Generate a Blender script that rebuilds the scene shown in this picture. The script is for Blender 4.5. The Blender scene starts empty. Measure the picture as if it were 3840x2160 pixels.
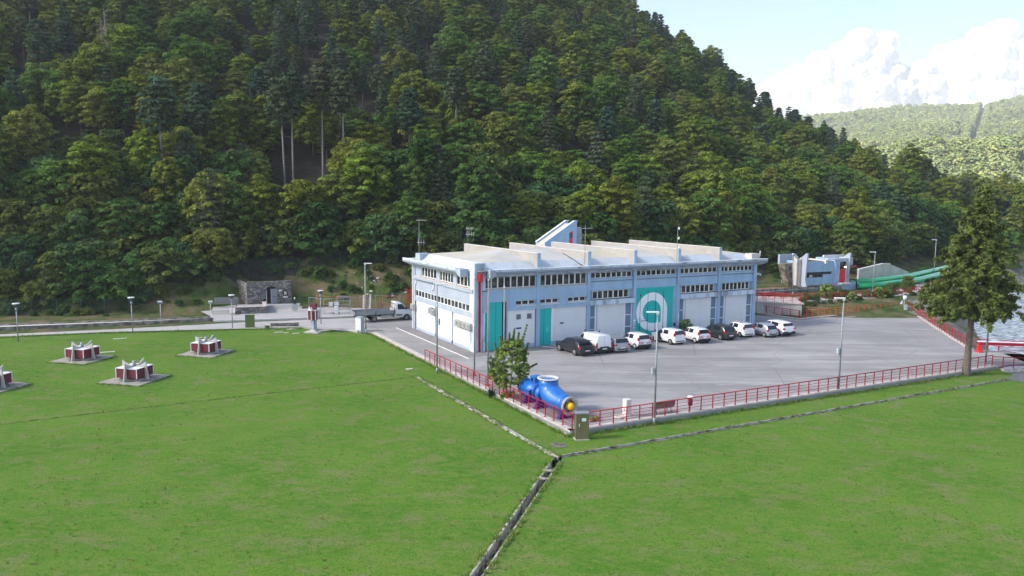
import bpy, bmesh, math, random
import numpy as np
from mathutils import Vector, Matrix
random.seed(7)
R_ = math.radians
# ---------------------------------------------------------------- camera
FPX, PITCH, ROLL, CAMH = 2849., R_(6.73), R_(0.588), 15.
_fw = np.array([0, math.cos(PITCH), -math.sin(PITCH)])
_r0 = np.array([1., 0, 0]); _u0 = np.cross(_r0, _fw)
_R = math.cos(ROLL)*_r0 + math.sin(ROLL)*_u0
_U = -math.sin(ROLL)*_r0 + math.cos(ROLL)*_u0
_C = np.array([0, 0, CAMH])
sc = bpy.context.scene
cam_d = bpy.data.cameras.new('camera'); cam = bpy.data.objects.new('camera', cam_d)
sc.collection.objects.link(cam); sc.camera = cam
m = Matrix.Identity(4)
for i in range(3):
    m[i][0] = _R[i]; m[i][1] = _U[i]; m[i][2] = -_fw[i]; m[i][3] = _C[i]
cam.matrix_world = m
cam_d.sensor_width = 36.; cam_d.lens = FPX/3840*36; cam_d.clip_end = 30000; cam_d.clip_start = .5
# ---------------------------------------------------------------- sky, sun, exposure
SUN_EL = R_(36); SUN_DIR = Vector((-.97, -.24, 0)).normalized()*math.cos(SUN_EL) + Vector((0, 0, math.sin(SUN_EL)))
w = bpy.data.worlds.new('World'); sc.world = w; w.use_nodes = True
nt = w.node_tree; bg = nt.nodes['Background']
sky = nt.nodes.new('ShaderNodeTexSky'); sky.sky_type = 'NISHITA'; sky.sun_disc = False
sky.sun_elevation = SUN_EL; sky.sun_rotation = math.atan2(SUN_DIR.x, SUN_DIR.y)
sky.air_density = 1.0; sky.dust_density = 1.8; sky.ozone_density = 1.0
nt.links.new(sky.outputs[0], bg.inputs[0]); bg.inputs[1].default_value = 0.09
sun_d = bpy.data.lights.new('sun', 'SUN'); sun_d.energy = 5.; sun_d.angle = R_(8); sun_d.color = (1, .95, .88)
sun = bpy.data.objects.new('sun', sun_d); sc.collection.objects.link(sun)
sun.rotation_euler = SUN_DIR.to_track_quat('Z', 'Y').to_euler()
sc.view_settings.view_transform = 'Standard'; sc.view_settings.look = 'None'
sc.view_settings.exposure = 1.72; sc.view_settings.gamma = 1
sc.render.engine = 'CYCLES'
sc.cycles.max_bounces = 6; sc.cycles.diffuse_bounces = 3; sc.cycles.glossy_bounces = 2
sc.cycles.transparent_max_bounces = 6; sc.cycles.volume_bounces = 0; sc.cycles.transmission_bounces = 2
sc.cycles.use_denoising = True
# ---------------------------------------------------------------- helpers
def at(px, py, z=0.):
    "where the line of sight through a photo pixel meets the level z"
    d = _fw*FPX + _R*(px-1920) - _U*(py-1080)
    t = (z-CAMH)/d[2]; p = _C + d*t
    return Vector((p[0], p[1], z))
def aty(px, py, Y):
    d = _fw*FPX + _R*(px-1920) - _U*(py-1080)
    return Vector(_C + d*(Y/d[1]))
def pix(x, y, z):
    vx = np.asarray(x, float); vy = np.asarray(y, float); vz = np.asarray(z, float)-CAMH
    k = vx*_fw[0]+vy*_fw[1]+vz*_fw[2]
    k = np.where(k < .1, .1, k)
    return 1920+FPX*(vx*_R[0]+vy*_R[1]+vz*_R[2])/k, 1080-FPX*(vx*_U[0]+vy*_U[1]+vz*_U[2])/k
COL = sc.collection
def tag(o, label=None, cat=None, group=None, kind=None):
    if label: o['label'] = label
    if cat: o['category'] = cat
    if group: o['group'] = group
    if kind: o['kind'] = kind
    return o
def empty(name, loc=(0, 0, 0), rz=0., label=None, cat=None, group=None):
    o = bpy.data.objects.new(name, None); COL.objects.link(o); o.location = loc; o.rotation_euler = (0, 0, rz)
    o.empty_display_size = .3
    return tag(o, label, cat, group)
KIDS = {}
def link(o, parent=None):
    COL.objects.link(o)
    if parent is not None:
        o.parent = parent; KIDS.setdefault(parent.name, []).append(o)
    return o
def dup(o, parent=None):
    c = o.copy(); COL.objects.link(c)
    if parent is not None:
        c.parent = parent; KIDS.setdefault(parent.name, []).append(c)
    for ch in KIDS.get(o.name, []): dup(ch, c)
    return c
class MB:
    def __init__(s): s.v = []; s.f = []; s.mi = []; s.sm = []
    def add(s, vs, fs, mi=0, sm=False, M=None):
        n = len(s.v)
        s.v += [tuple(M @ Vector(p)) for p in vs] if M is not None else [tuple(p) for p in vs]
        for f in fs: s.f.append(tuple(i+n for i in f)); s.mi.append(mi); s.sm.append(sm)
        return s
    def box(s, x0, x1, y0, y1, z0, z1, mi=0, M=None):
        vs = [(x0,y0,z0),(x1,y0,z0),(x1,y1,z0),(x0,y1,z0),(x0,y0,z1),(x1,y0,z1),(x1,y1,z1),(x0,y1,z1)]
        return s.add(vs, [(0,3,2,1),(4,5,6,7),(0,1,5,4),(1,2,6,5),(2,3,7,6),(3,0,4,7)], mi, False, M)
    def cyl(s, p0, p1, r0, r1=None, n=10, mi=0, cap=True, sm=True):
        r1 = r0 if r1 is None else r1
        p0 = Vector(p0); p1 = Vector(p1); d = (p1-p0)
        if d.length < 1e-6: return s
        q = d.to_track_quat('Z', 'Y'); vs = []
        for p, r in ((p0, r0), (p1, r1)):
            for i in range(n):
                a = 2*math.pi*i/n; vs.append(p + q @ Vector((r*math.cos(a), r*math.sin(a), 0)))
        s.add(vs, [(i, (i+1) % n, n+(i+1) % n, n+i) for i in range(n)], mi, sm)
        if cap: s.add(vs, [tuple(range(n-1, -1, -1)), tuple(range(n, 2*n))], mi, False)
        return s
    def tube(s, pts, r, n=8, mi=0):
        "a swept tube with a ring at each point; r may be a list"
        pts = [Vector(p) for p in pts]; rs = r if hasattr(r, '__len__') else [r]*len(pts); vs = []
        up = None
        for i, p in enumerate(pts):
            d = (pts[min(i+1, len(pts)-1)]-pts[max(i-1, 0)]).normalized()
            if up is None: up = d.orthogonal().normalized()
            up = (up - d*up.dot(d)).normalized(); sd = d.cross(up)
            for k in range(n):
                a = 2*math.pi*k/n; vs.append(p+(up*math.cos(a)+sd*math.sin(a))*rs[i])
        fs = [(i*n+k, i*n+(k+1) % n, (i+1)*n+(k+1) % n, (i+1)*n+k) for i in range(len(pts)-1) for k in range(n)]
        s.add(vs, fs, mi, True)
        s.add(vs, [tuple(range(n-1, -1, -1)), tuple(range((len(pts)-1)*n, len(pts)*n))], mi)
        return s
    def prism(s, poly, a0, a1, axis='z', mi=0, M=None):
        "poly of 2d points extruded along axis: z->(x,y), x->(y,z), y->(x,z)"
        def g(p, a): return (p[0],p[1],a) if axis == 'z' else ((a,p[0],p[1]) if axis == 'x' else (p[0],a,p[1]))
        n = len(poly); vs = [g(p, a0) for p in poly]+[g(p, a1) for p in poly]
        fs = [tuple(range(n-1, -1, -1)), tuple(range(n, 2*n))]+[(i, (i+1) % n, n+(i+1) % n, n+i) for i in range(n)]
        return s.add(vs, fs, mi, False, M)
    def sphere(s, c, r, n=10, mi=0, sz=1.):
        vs = []; fs = []; rows = n//2
        for j in range(rows+1):
            ph = math.pi*j/rows
            for i in range(n):
                a = 2*math.pi*i/n
                vs.append((c[0]+r*math.sin(ph)*math.cos(a), c[1]+r*math.sin(ph)*math.sin(a), c[2]+r*sz*math.cos(ph)))
        for j in range(rows):
            for i in range(n): fs.append((j*n+i, (j+1)*n+i, (j+1)*n+(i+1) % n, j*n+(i+1) % n))
        return s.add(vs, fs, mi, True)
    def build(s, name, mats, parent=None, bevel=0., fix=True):
        me = bpy.data.meshes.new(name); me.from_pydata(s.v, [], s.f)
        mats = mats if isinstance(mats, (list, tuple)) else [mats]
        for mm in mats: me.materials.append(mm)
        me.polygons.foreach_set('material_index', s.mi); me.polygons.foreach_set('use_smooth', s.sm)
        if fix:
            bm = bmesh.new(); bm.from_mesh(me)
            bmesh.ops.remove_doubles(bm, verts=bm.verts, dist=1e-5)
            bmesh.ops.recalc_face_normals(bm, faces=bm.faces)
            if bevel:
                bmesh.ops.bevel(bm, geom=list(bm.edges), offset=bevel, segments=1, affect='EDGES')
            bm.to_mesh(me); bm.free()
        me.update()
        o = bpy.data.objects.new(name, me); return link(o, parent)
def fastmesh(name, V, F, mats, smooth=False):
    "numpy verts (n,3) and equal-size faces (m,k)"
    me = bpy.data.meshes.new(name); V = np.asarray(V, np.float32); F = np.asarray(F, np.int32)
    me.vertices.add(len(V)); me.vertices.foreach_set('co', V.ravel())
    k = F.shape[1]; me.loops.add(F.size); me.loops.foreach_set('vertex_index', F.ravel())
    me.polygons.add(len(F)); me.polygons.foreach_set('loop_start', np.arange(len(F), dtype=np.int32)*k)
    me.polygons.foreach_set('use_smooth', np.full(len(F), smooth))
    for mm in (mats if isinstance(mats, (list, tuple)) else [mats]): me.materials.append(mm)
    me.update(calc_edges=True); return me
# ---------------------------------------------------------------- materials
def pm(name, c1, c2=None, scale=1., rough=.8, metal=0., bump=0., bscale=20., spec=.5, detail=4., sharp=None, c3=None, s3=.1, amt3=.5, coat=0., stretch=None):
    mt = bpy.data.materials.new(name); mt.use_nodes = True; n = mt.node_tree.nodes; l = mt.node_tree.links
    b = n['Principled BSDF']; b.inputs['Roughness'].default_value = rough; b.inputs['Metallic'].default_value = metal
    b.inputs['Specular IOR Level'].default_value = spec; b.inputs['Coat Weight'].default_value = coat
    b.inputs['Base Color'].default_value = (*c1, 1)
    if c2 is None and not bump: return mt
    tc = n.new('ShaderNodeTexCoord'); co = tc.outputs['Object']
    if stretch:
        mp = n.new('ShaderNodeMapping'); mp.inputs['Scale'].default_value = stretch; l.new(co, mp.inputs[0]); co = mp.outputs[0]
    if c2 is not None:
        t = n.new('ShaderNodeTexNoise'); t.inputs['Scale'].default_value = scale; t.inputs['Detail'].default_value = detail
        l.new(co, t.inputs['Vector'])
        r = n.new('ShaderNodeValToRGB'); lo, hi = sharp or (.3, .7)
        r.color_ramp.elements[0].position = lo; r.color_ramp.elements[1].position = hi
        r.color_ramp.elements[0].color = (*c1, 1); r.color_ramp.elements[1].color = (*c2, 1)
        l.new(t.outputs[0], r.inputs[0]); out = r.outputs[0]
        if c3 is not None:
            t3 = n.new('ShaderNodeTexNoise'); t3.inputs['Scale'].default_value = s3; t3.inputs['Detail'].default_value = 3
            l.new(co, t3.inputs['Vector'])
            r3 = n.new('ShaderNodeValToRGB'); r3.color_ramp.elements[0].position = .45; r3.color_ramp.elements[1].position = .68
            r3.color_ramp.elements[1].color = (amt3, amt3, amt3, 1)
            l.new(t3.outputs[0], r3.inputs[0])
            mx = n.new('ShaderNodeMix'); mx.data_type = 'RGBA'; l.new(r3.outputs[0], mx.inputs[0]); l.new(out, mx.inputs[6])
            mx.inputs[7].default_value = (*c3, 1); out = mx.outputs[2]
        l.new(out, b.inputs['Base Color'])
    if bump:
        tb = n.new('ShaderNodeTexNoise'); tb.inputs['Scale'].default_value = bscale; tb.inputs['Detail'].default_value = 5
        l.new(co, tb.inputs['Vector'])
        bp = n.new('ShaderNodeBump'); bp.inputs['Strength'].default_value = 1; bp.inputs['Distance'].default_value = bump
        l.new(tb.outputs[0], bp.inputs['Height']); l.new(bp.outputs[0], b.inputs['Normal'])
    return mt
def leafmat(name, cols, trans=.3, vscale=.55):
    "foliage: one hue per tree (object random) shifted clump by clump"
    mt = bpy.data.materials.new(name); mt.use_nodes = True; n = mt.node_tree.nodes; l = mt.node_tree.links
    n.remove(n['Principled BSDF']); out = n['Material Output']
    oi = n.new('ShaderNodeObjectInfo'); rp = n.new('ShaderNodeValToRGB'); rp.color_ramp.interpolation = 'LINEAR'
    while len(rp.color_ramp.elements) < len(cols): rp.color_ramp.elements.new(.5)
    for i, c in enumerate(cols):
        rp.color_ramp.elements[i].position = i/(len(cols)-1) if len(cols) > 1 else 0; rp.color_ramp.elements[i].color = (*c, 1)
    l.new(oi.outputs['Random'], rp.inputs[0])
    tc = n.new('ShaderNodeTexCoord'); ns = n.new('ShaderNodeTexNoise'); ns.inputs['Scale'].default_value = vscale; ns.inputs['Detail'].default_value = 3
    l.new(tc.outputs['Object'], ns.inputs['Vector'])
    wn = n.new('ShaderNodeTexWhiteNoise'); wn.noise_dimensions = '3D'
    ge = n.new('ShaderNodeNewGeometry'); l.new(ge.outputs['Random Per Island'], wn.inputs['Vector'])
    mr = n.new('ShaderNodeMapRange'); mr.inputs[1].default_value = .3; mr.inputs[2].default_value = .7; mr.inputs[3].default_value = .50; mr.inputs[4].default_value = 1.75  # wide clump range paints highlights and dark gaps into the leaf colour
    l.new(ns.outputs[0], mr.inputs[0])
    mr2 = n.new('ShaderNodeMapRange'); mr2.inputs[3].default_value = .7; mr2.inputs[4].default_value = 1.3; l.new(wn.outputs[0], mr2.inputs[0])
    mu = n.new('ShaderNodeMath'); mu.operation = 'MULTIPLY'; l.new(mr.outputs[0], mu.inputs[0]); l.new(mr2.outputs[0], mu.inputs[1])
    vm = n.new('ShaderNodeVectorMath'); vm.operation = 'SCALE'; l.new(rp.outputs[0], vm.inputs[0]); l.new(mu.outputs[0], vm.inputs['Scale'])
    d = n.new('ShaderNodeBsdfDiffuse'); tr = n.new('ShaderNodeBsdfTranslucent'); ms = n.new('ShaderNodeMixShader'); ms.inputs[0].default_value = trans
    l.new(vm.outputs[0], d.inputs[0]); l.new(vm.outputs[0], tr.inputs[0]); l.new(d.outputs[0], ms.inputs[1]); l.new(tr.outputs[0], ms.inputs[2])
    l.new(ms.outputs[0], out.inputs[0]); return mt
M = {}
M['white'] = pm('white_paint', (.74,.76,.78), (.80,.81,.82), 3, .6)
M['panel'] = pm('white_panel', (.68,.70,.73), (.75,.77,.79), .6, .7, detail=6, stretch=(1,1,.3))
M['blue'] = pm('blue_render', (.285,.44,.615), (.365,.52,.69), .7, .8, detail=6, c3=(.26,.33,.44), s3=.9, amt3=.45, stretch=(1,1,.35))
M['pale'] = pm('pale_and_skylit_blue', (.31,.37,.46), (.40,.44,.52), .8, .8, detail=6, stretch=(1,1,.3))  # also the end wall's blue paint, with its skylit paleness put into the colour
M['fascia'] = pm('stained_fascia', (.52,.62,.76), (.60,.68,.79), 1.2, .8, detail=8, c3=(.12,.15,.20), s3=1.3, amt3=.75, stretch=(1,1,.25))
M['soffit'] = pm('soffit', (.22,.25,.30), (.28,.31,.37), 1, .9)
M['roof'] = pm('roof_membrane', (.43,.42,.39), (.53,.515,.485), .35, .8, detail=6, c3=(.56,.47,.25), s3=.12, amt3=.5)
M['skirt'] = pm('roof_skirt', (.50,.56,.62), (.60,.63,.66), .7, .8, detail=7, c3=(.30,.30,.31), s3=.7, amt3=.6, stretch=(1,1,.3))
M['conc'] = pm('concrete', (.44,.42,.39), (.54,.51,.48), .6, .9, detail=8, bump=.01, c3=(.30,.28,.26), s3=.5, amt3=.5)
M['concd'] = pm('dark_concrete', (.10,.095,.09), (.30,.28,.25), 1.5, .95, detail=8, bump=.02, sharp=(.4, .62))
M['teal'] = pm('turquoise_metal', (.0,.44,.41), (.0,.50,.47), 1.5, .55, stretch=(6,1,.3))
M['tealline'] = pm('turquoise_edge', (.10,.62,.62), rough=.5)
M['teald'] = pm('dark_turquoise', (0,.12,.12), rough=.6)
M['logo'] = pm('white_emblem', (.88,.90,.93), rough=.5)
M['red'] = pm('red_paint', (.34,.010,.026), (.42,.016,.03), 2, .75, spec=.15)
M['redor'] = pm('orange_red_paint', (.52,.08,.03), (.60,.12,.05), 2, .6)
M['maroon'] = pm('maroon_panel', (.11,.008,.022), (.16,.012,.03), 3, .55, stretch=(8,8,1))
M['brightred'] = pm('bright_red', (.62,.02,.02), rough=.45)
M['glass'] = pm('window_glass', (.015,.018,.022), (.13,.14,.13), 1.3, .10, detail=3, spec=.7, sharp=(.48,.72))
M['glassb'] = pm('blue_film_glass', (.10,.20,.30), (.13,.24,.34), 1, .25, spec=.6)
M['black'] = pm('black', (.012,.012,.014), rough=.5)
M['navy'] = pm('navy_louvre', (.02,.03,.09), rough=.5)
M['tyre'] = pm('tyre', (.015,.015,.016), rough=.85)
M['rim'] = pm('rim_metal', (.42,.42,.44), rough=.35, metal=.7)
M['steel'] = pm('galvanised', (.24,.26,.28), (.32,.34,.36), 6, .55, metal=.3)
M['lampw'] = pm('white_lamp_head', (.78,.80,.80), rough=.4)
M['ac'] = pm('air_unit', (.34,.34,.32), (.40,.40,.375), 6, .6)
M['asph'] = pm('asphalt', (.30,.29,.30), (.36,.35,.36), .35, .95, detail=10, bump=.006, bscale=40, c3=(.43,.42,.41), s3=.10, amt3=.8, stretch=(.7,1.6,1))
M['asphd'] = pm('old_asphalt', (.19,.175,.175), (.24,.225,.22), 1.2, .95, detail=8, bump=.006, bscale=40)
M['path'] = pm('path_asphalt', (.37,.355,.345), (.43,.415,.405), .6, .95, detail=8, bump=.004, bscale=30)
M['kerb'] = pm('pale_kerb', (.56,.53,.49), (.66,.63,.60), 2, .9, detail=8)
M['coping'] = pm('pinkish_stone_coping', (.50,.42,.38), (.62,.57,.54), 2.5, .9, detail=10, bump=.006, c3=(.28,.24,.2), s3=3, amt3=.5)
M['finc'] = pm('beige_fin_concrete', (.33,.31,.285), (.40,.38,.355), .8, .9, detail=8, c3=(.25,.235,.22), s3=.6, amt3=.5)
M['soil'] = pm('soil', (.055,.04,.028), (.09,.068,.045), 3, 1, detail=6, bump=.03, bscale=6)
M['bark'] = pm('bark', (.08,.065,.05), (.16,.135,.11), 5, .95, detail=6, bump=.02, bscale=9, stretch=(3,3,.6))
M['barkp'] = pm('pale_bark', (.20,.18,.16), (.34,.31,.28), 4, .95, detail=6, stretch=(3,3,.6))
M['barkr'] = pm('reddish_bark', (.16,.08,.05), (.22,.11,.07), 4, .95, stretch=(3,3,.6))
M['dead'] = pm('dead_wood', (.22,.19,.17), (.32,.28,.26), 4, .95)
M['blueP'] = pm('blue_pump_paint', (.006,.11,.46), (.012,.15,.54), 1.2, .36, coat=.2, c3=(.05,.17,.42), s3=2.2, amt3=.5, detail=8)
M['navyP'] = pm('navy_paint', (.01,.02,.20), rough=.4)
M['yellow'] = pm('yellow_paint', (.86,.50,.0), rough=.4)
M['greenpipe'] = pm('green_pipe', (.0,.34,.10), (.0,.40,.12), .5, .22, coat=.6)
M['greenbox'] = pm('olive_cabinet', (.085,.12,.03), (.10,.14,.04), 3, .6)
M['steelbox'] = pm('brushed_cabinet', (.17,.155,.09), (.26,.24,.16), .9, .40, metal=.6, stretch=(1,1,.3))  # stainless steel, with bronze reflections put into the colour
M['fence'] = pm('green_fence', (.005,.05,.035), rough=.6)
M['wood'] = pm('weathered_wood', (.10,.11,.11), (.16,.17,.17), 4, .8)
M['chand'] = pm('shaded_channel_stone', (.05,.048,.042), (.34,.32,.28), 2.2, .95, detail=10, sharp=(.42,.62))  # darker copy of the channel stone, with the gap's shade put into it
M['pot'] = pm('plastic_pot', (.018,.015,.015), rough=.6)
M['water'] = None
# lawn, with mottling, worn patches and blade-like bump
def lawnmat(name, wild=False):
    mt = bpy.data.materials.new(name); mt.use_nodes = True; n = mt.node_tree.nodes; l = mt.node_tree.links
    b = n['Principled BSDF']; b.inputs['Roughness'].default_value = 1; b.inputs['Specular IOR Level'].default_value = .1
    tc = n.new('ShaderNodeTexCoord').outputs['Object']
    def noise(s, d, sx=None):
        t = n.new('ShaderNodeTexNoise'); t.inputs['Scale'].default_value = s; t.inputs['Detail'].default_value = d; t.inputs['Roughness'].default_value = .6
        if sx:
            mp = n.new('ShaderNodeMapping'); mp.inputs['Scale'].default_value = sx; l.new(tc, mp.inputs[0]); l.new(mp.outputs[0], t.inputs['Vector'])
        else: l.new(tc, t.inputs['Vector'])
        return t.outputs[0]
    def ramp(x, a, b_, ca, cb):
        r = n.new('ShaderNodeValToRGB'); r.color_ramp.elements[0].position = a; r.color_ramp.elements[1].position = b_
        r.color_ramp.elements[0].color = (*ca, 1); r.color_ramp.elements[1].color = (*cb, 1); l.new(x, r.inputs[0]); return r.outputs[0]
    def mix(f, a, b_, v=None):
        x = n.new('ShaderNodeMix'); x.data_type = 'RGBA'
        if v is not None: x.inputs[0].default_value = v
        else: l.new(f, x.inputs[0])
        for k, s in ((6, a), (7, b_)):
            if isinstance(s, tuple): x.inputs[k].default_value = (*s, 1)
            else: l.new(s, x.inputs[k])
        return x.outputs[2]
    if wild:
        base = ramp(noise(.9, 8), .35, .65, (.025,.055,.012), (.085,.135,.03))
        base = mix(ramp(noise(.30, 8), .42, .60, (0,0,0), (.9,.9,.9)), base, (.17,.13,.075))
        base = mix(ramp(noise(2.2, 8), .66, .72, (0,0,0), (.6,.6,.6)), base, (.36,.34,.30))
    else:
        base = ramp(noise(.13, 6), .36, .64, (.060,.160,.012), (.112,.216,.024))
        base = mix(ramp(noise(1.6, 8, (1,1.8,1)), .42, .64, (0,0,0), (.8,.8,.8)), base, (.150,.205,.040))
        base = mix(ramp(noise(.5, 7, (1,1.4,1)), .50, .68, (0,0,0), (.8,.8,.8)), base, (.19,.185,.08))
        base = mix(ramp(noise(9, 6), .36, .50, (.8,.8,.8), (0,0,0)), base, (.045,.125,.014))
        base = mix(ramp(noise(34, 3), .52, .70, (0,0,0), (.7,.7,.7)), base, (.14,.27,.052))
    l.new(base, b.inputs['Base Color'])
    bp = n.new('ShaderNodeBump'); bp.inputs['Distance'].default_value = .25 if wild else .05; bp.inputs['Strength'].default_value = 1
    l.new(noise(3.5 if wild else 14, 8), bp.inputs['Height']); l.new(bp.outputs[0], b.inputs['Normal'])
    return mt
def asphaltmat():
    mt = bpy.data.materials.new('yard_asphalt'); mt.use_nodes = True; n = mt.node_tree.nodes; l = mt.node_tree.links
    b = n['Principled BSDF']; b.inputs['Roughness'].default_value = .93; b.inputs['Specular IOR Level'].default_value = .25
    tc = n.new('ShaderNodeTexCoord').outputs['Object']
    def tex(s, d, sc3=None, rot=0, kind='n', rough=.6):
        mp = n.new('ShaderNodeMapping'); mp.inputs['Rotation'].default_value = (0, 0, rot); mp.inputs['Scale'].default_value = sc3 or (1,1,1); l.new(tc, mp.inputs[0])
        t = n.new('ShaderNodeTexNoise' if kind == 'n' else 'ShaderNodeTexVoronoi'); t.inputs['Scale'].default_value = s
        if kind == 'n': t.inputs['Detail'].default_value = d; t.inputs['Roughness'].default_value = rough
        else: t.feature = 'DISTANCE_TO_EDGE'
        l.new(mp.outputs[0], t.inputs['Vector']); return t.outputs[0]
    def ramp(x, a, c, u, v):
        r = n.new('ShaderNodeValToRGB'); r.color_ramp.elements[0].position = a; r.color_ramp.elements[1].position = c; r.color_ramp.elements[0].color = (u,u,u,1); r.color_ramp.elements[1].color = (v,v,v,1); l.new(x, r.inputs[0]); return r.outputs[0]
    def mix(f, a, col):
        x = n.new('ShaderNodeMix'); x.data_type = 'RGBA'; l.new(f, x.inputs[0]); x.inputs[7].default_value = (*col, 1)
        if isinstance(a, tuple): x.inputs[6].default_value = (*a, 1)
        else: l.new(a, x.inputs[6])
        return x.outputs[2]
    c = mix(ramp(tex(.10, 6), .38, .62, 0, 1), (.275,.265,.26), (.385,.37,.36))
    c = mix(ramp(tex(.30, 8, (.22,1.5,1), -.35), .45, .68, 0, .8), c, (.225,.217,.218))       # long wear bands
    c = mix(ramp(tex(.34, 8, (.18,1.3,1), -.62), .54, .70, 0, .85), c, (.46,.445,.43))          # bleached bands
    c = mix(ramp(tex(1.2, 9, (.25,1.6,1), -.30), .60, .70, 0, .8), c, (.52,.50,.48))            # pale scuffs
    c = mix(ramp(tex(.5, 5, (1,1,1), .2), .66, .76, 0, .7), c, (.17,.165,.16))                  # oily patches
    c = mix(ramp(tex(.11, 0, (1,1.3,1), .1, 'v'), 0, .006, .7, 0), c, (.16,.15,.145))           # cracks
    c = mix(ramp(tex(30, 3), .35, .65, .35, 0), c, (.17,.165,.16))
    l.new(c, b.inputs['Base Color'])
    bp = n.new('ShaderNodeBump'); bp.inputs['Distance'].default_value = .006; l.new(tex(40, 4), bp.inputs['Height']); l.new(bp.outputs[0], b.inputs['Normal']); return mt
M['asph'] = asphaltmat()
M['lawn'] = lawnmat('lawn_grass'); M['wild'] = lawnmat('rough_grass', True)
def stone_mat():
    mt = pm('rubble_stone', (.13,.125,.12), (.22,.21,.20), 3, .95, detail=8, bump=.03, bscale=6); n = mt.node_tree.nodes; l = mt.node_tree.links
    tc = n.new('ShaderNodeTexCoord'); mp = n.new('ShaderNodeMapping'); mp.inputs['Scale'].default_value = (1.6,1.6,4.2); l.new(tc.outputs['Object'], mp.inputs[0])
    v = n.new('ShaderNodeTexVoronoi'); v.feature = 'DISTANCE_TO_EDGE'; v.inputs['Scale'].default_value = 1.3; l.new(mp.outputs[0], v.inputs['Vector'])
    v2 = n.new('ShaderNodeTexVoronoi'); v2.inputs['Scale'].default_value = 1.3; l.new(mp.outputs[0], v2.inputs['Vector'])
    r = n.new('ShaderNodeValToRGB'); r.color_ramp.elements[0].position = .02; r.color_ramp.elements[1].position = .09; l.new(v.outputs[0], r.inputs[0])
    mx = n.new('ShaderNodeMix'); mx.data_type = 'RGBA'; mx.inputs[6].default_value = (.05,.048,.045,1)
    hs = n.new('ShaderNodeHueSaturation'); hs.inputs['Color'].default_value = (.19,.18,.17,1)
    sp = n.new('ShaderNodeSeparateColor'); l.new(v2.outputs['Color'], sp.inputs[0])
    mr = n.new('ShaderNodeMapRange'); mr.inputs[3].default_value = .45; mr.inputs[4].default_value = 1.7; l.new(sp.outputs[0], mr.inputs[0]); l.new(mr.outputs[0], hs.inputs['Value'])
    l.new(r.outputs[0], mx.inputs[0]); l.new(hs.outputs[0], mx.inputs[7]); l.new(mx.outputs[2], n['Principled BSDF'].inputs['Base Color'])
    return mt
M['stone'] = stone_mat()
def water_mat():
    mt = pm('rushing_water', (.10,.13,.15), (.62,.66,.70), 1.1, .25, detail=10, bump=.15, bscale=1.6, sharp=(.42,.60), stretch=(1,2.5,1)); return mt
M['water'] = water_mat()
# ---------------------------------------------------------------- terrain
QD = (-math.sin(R_(27.2)), math.cos(R_(27.2)))
def lawn_z(x, y):
    q = (x-3.85)*QD[0] + (y-47.7)*QD[1]
    return -.28 + .17*min(max(q/40., 0), 1.05)
FOOT = np.array([(-400,5),(-160,70),(-100,88),(-70,96),(-52,96.5),(-44,96),(-38,97.5),(-36,101),(-28.5,102),(-15,102.5),(0,109),(21,119),(35,127),(48,131.5),(60,138),(75,150),(92,166),(115,188),(150,214),(230,250),(420,300)], float)
CR_PX = np.array([-900,-300, 0, 1000, 2000, 2444, 2653, 2832, 2996, 3130, 3279, 3440, 3540, 3700, 3850, 4200, 5000], float)
CR_PY = np.array([-900,-700,-600,-400, -120, 135, 275, 440, 525, 600, 675, 705, 745, 780, 800, 815, 830], float)
CR_Y = np.array([330, 330, 330, 330, 320, 300, 290, 280, 270, 262, 252, 244, 240, 238, 240, 262, 300], float)
CR_Z = np.array([aty(a, b, c)[2] for a, b, c in zip(CR_PX, CR_PY, CR_Y)])
CR_M = np.array([aty(a, b, c)[0]/c for a, b, c in zip(CR_PX, CR_PY, CR_Y)])
def hashn(x, y, s, seed=0):
    "smooth value noise"
    x = x/s+seed*17.3; y = y/s+seed*9.1; xi = np.floor(x); yi = np.floor(y); fx = x-xi; fy = y-yi
    fx = fx*fx*(3-2*fx); fy = fy*fy*(3-2*fy)
    def h(a, b):
        v = np.sin(a*127.1+b*311.7+seed)*43758.5453; return v-np.floor(v)
    return (h(xi,yi)*(1-fx)+h(xi+1,yi)*fx)*(1-fy)+(h(xi,yi+1)*(1-fx)+h(xi+1,yi+1)*fx)*fy
def foot_d(x, y):
    "signed distance beyond the foot line (positive uphill)"
    best = np.full(x.shape, 1e9); sg = np.ones(x.shape)
    for (x0, y0), (x1, y1) in zip(FOOT[:-1], FOOT[1:]):
        dx, dy = x1-x0, y1-y0; L2 = dx*dx+dy*dy
        t = np.clip(((x-x0)*dx+(y-y0)*dy)/L2, 0, 1)
        d = np.hypot(x-x0-t*dx, y-y0-t*dy); s = np.sign(dx*(y-y0)-dy*(x-x0))
        k = d < best; best = np.where(k, d, best); sg = np.where(k, s, sg)
    return best*sg
RIV = np.array([(50,-40),(52,30),(51,55),(52,66),(54,74),(60,84),(68,100),(78,118),(95,140),(125,165),(190,200),(420,270)], float)
RIVW = np.array([6,5,4,3.4,3.4,3.6,4.2,5,5,5,5,5], float)
def riv_d(x, y):
    best = np.full(x.shape, 1e9); wd = np.ones(x.shape)
    for i in range(len(RIV)-1):
        (x0, y0), (x1, y1) = RIV[i], RIV[i+1]; dx, dy = x1-x0, y1-y0
        t = np.clip(((x-x0)*dx+(y-y0)*dy)/(dx*dx+dy*dy), 0, 1); d = np.hypot(x-x0-t*dx, y-y0-t*dy); ww = RIVW[i]*(1-t)+RIVW[i+1]*t
        k = d-ww < best-wd; best = np.where(k, d, best); wd = np.where(k, ww, wd)
    return best-wd
F_M = FOOT[1:, 0]/FOOT[1:, 1]; F_Y = FOOT[1:, 1]
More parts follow.
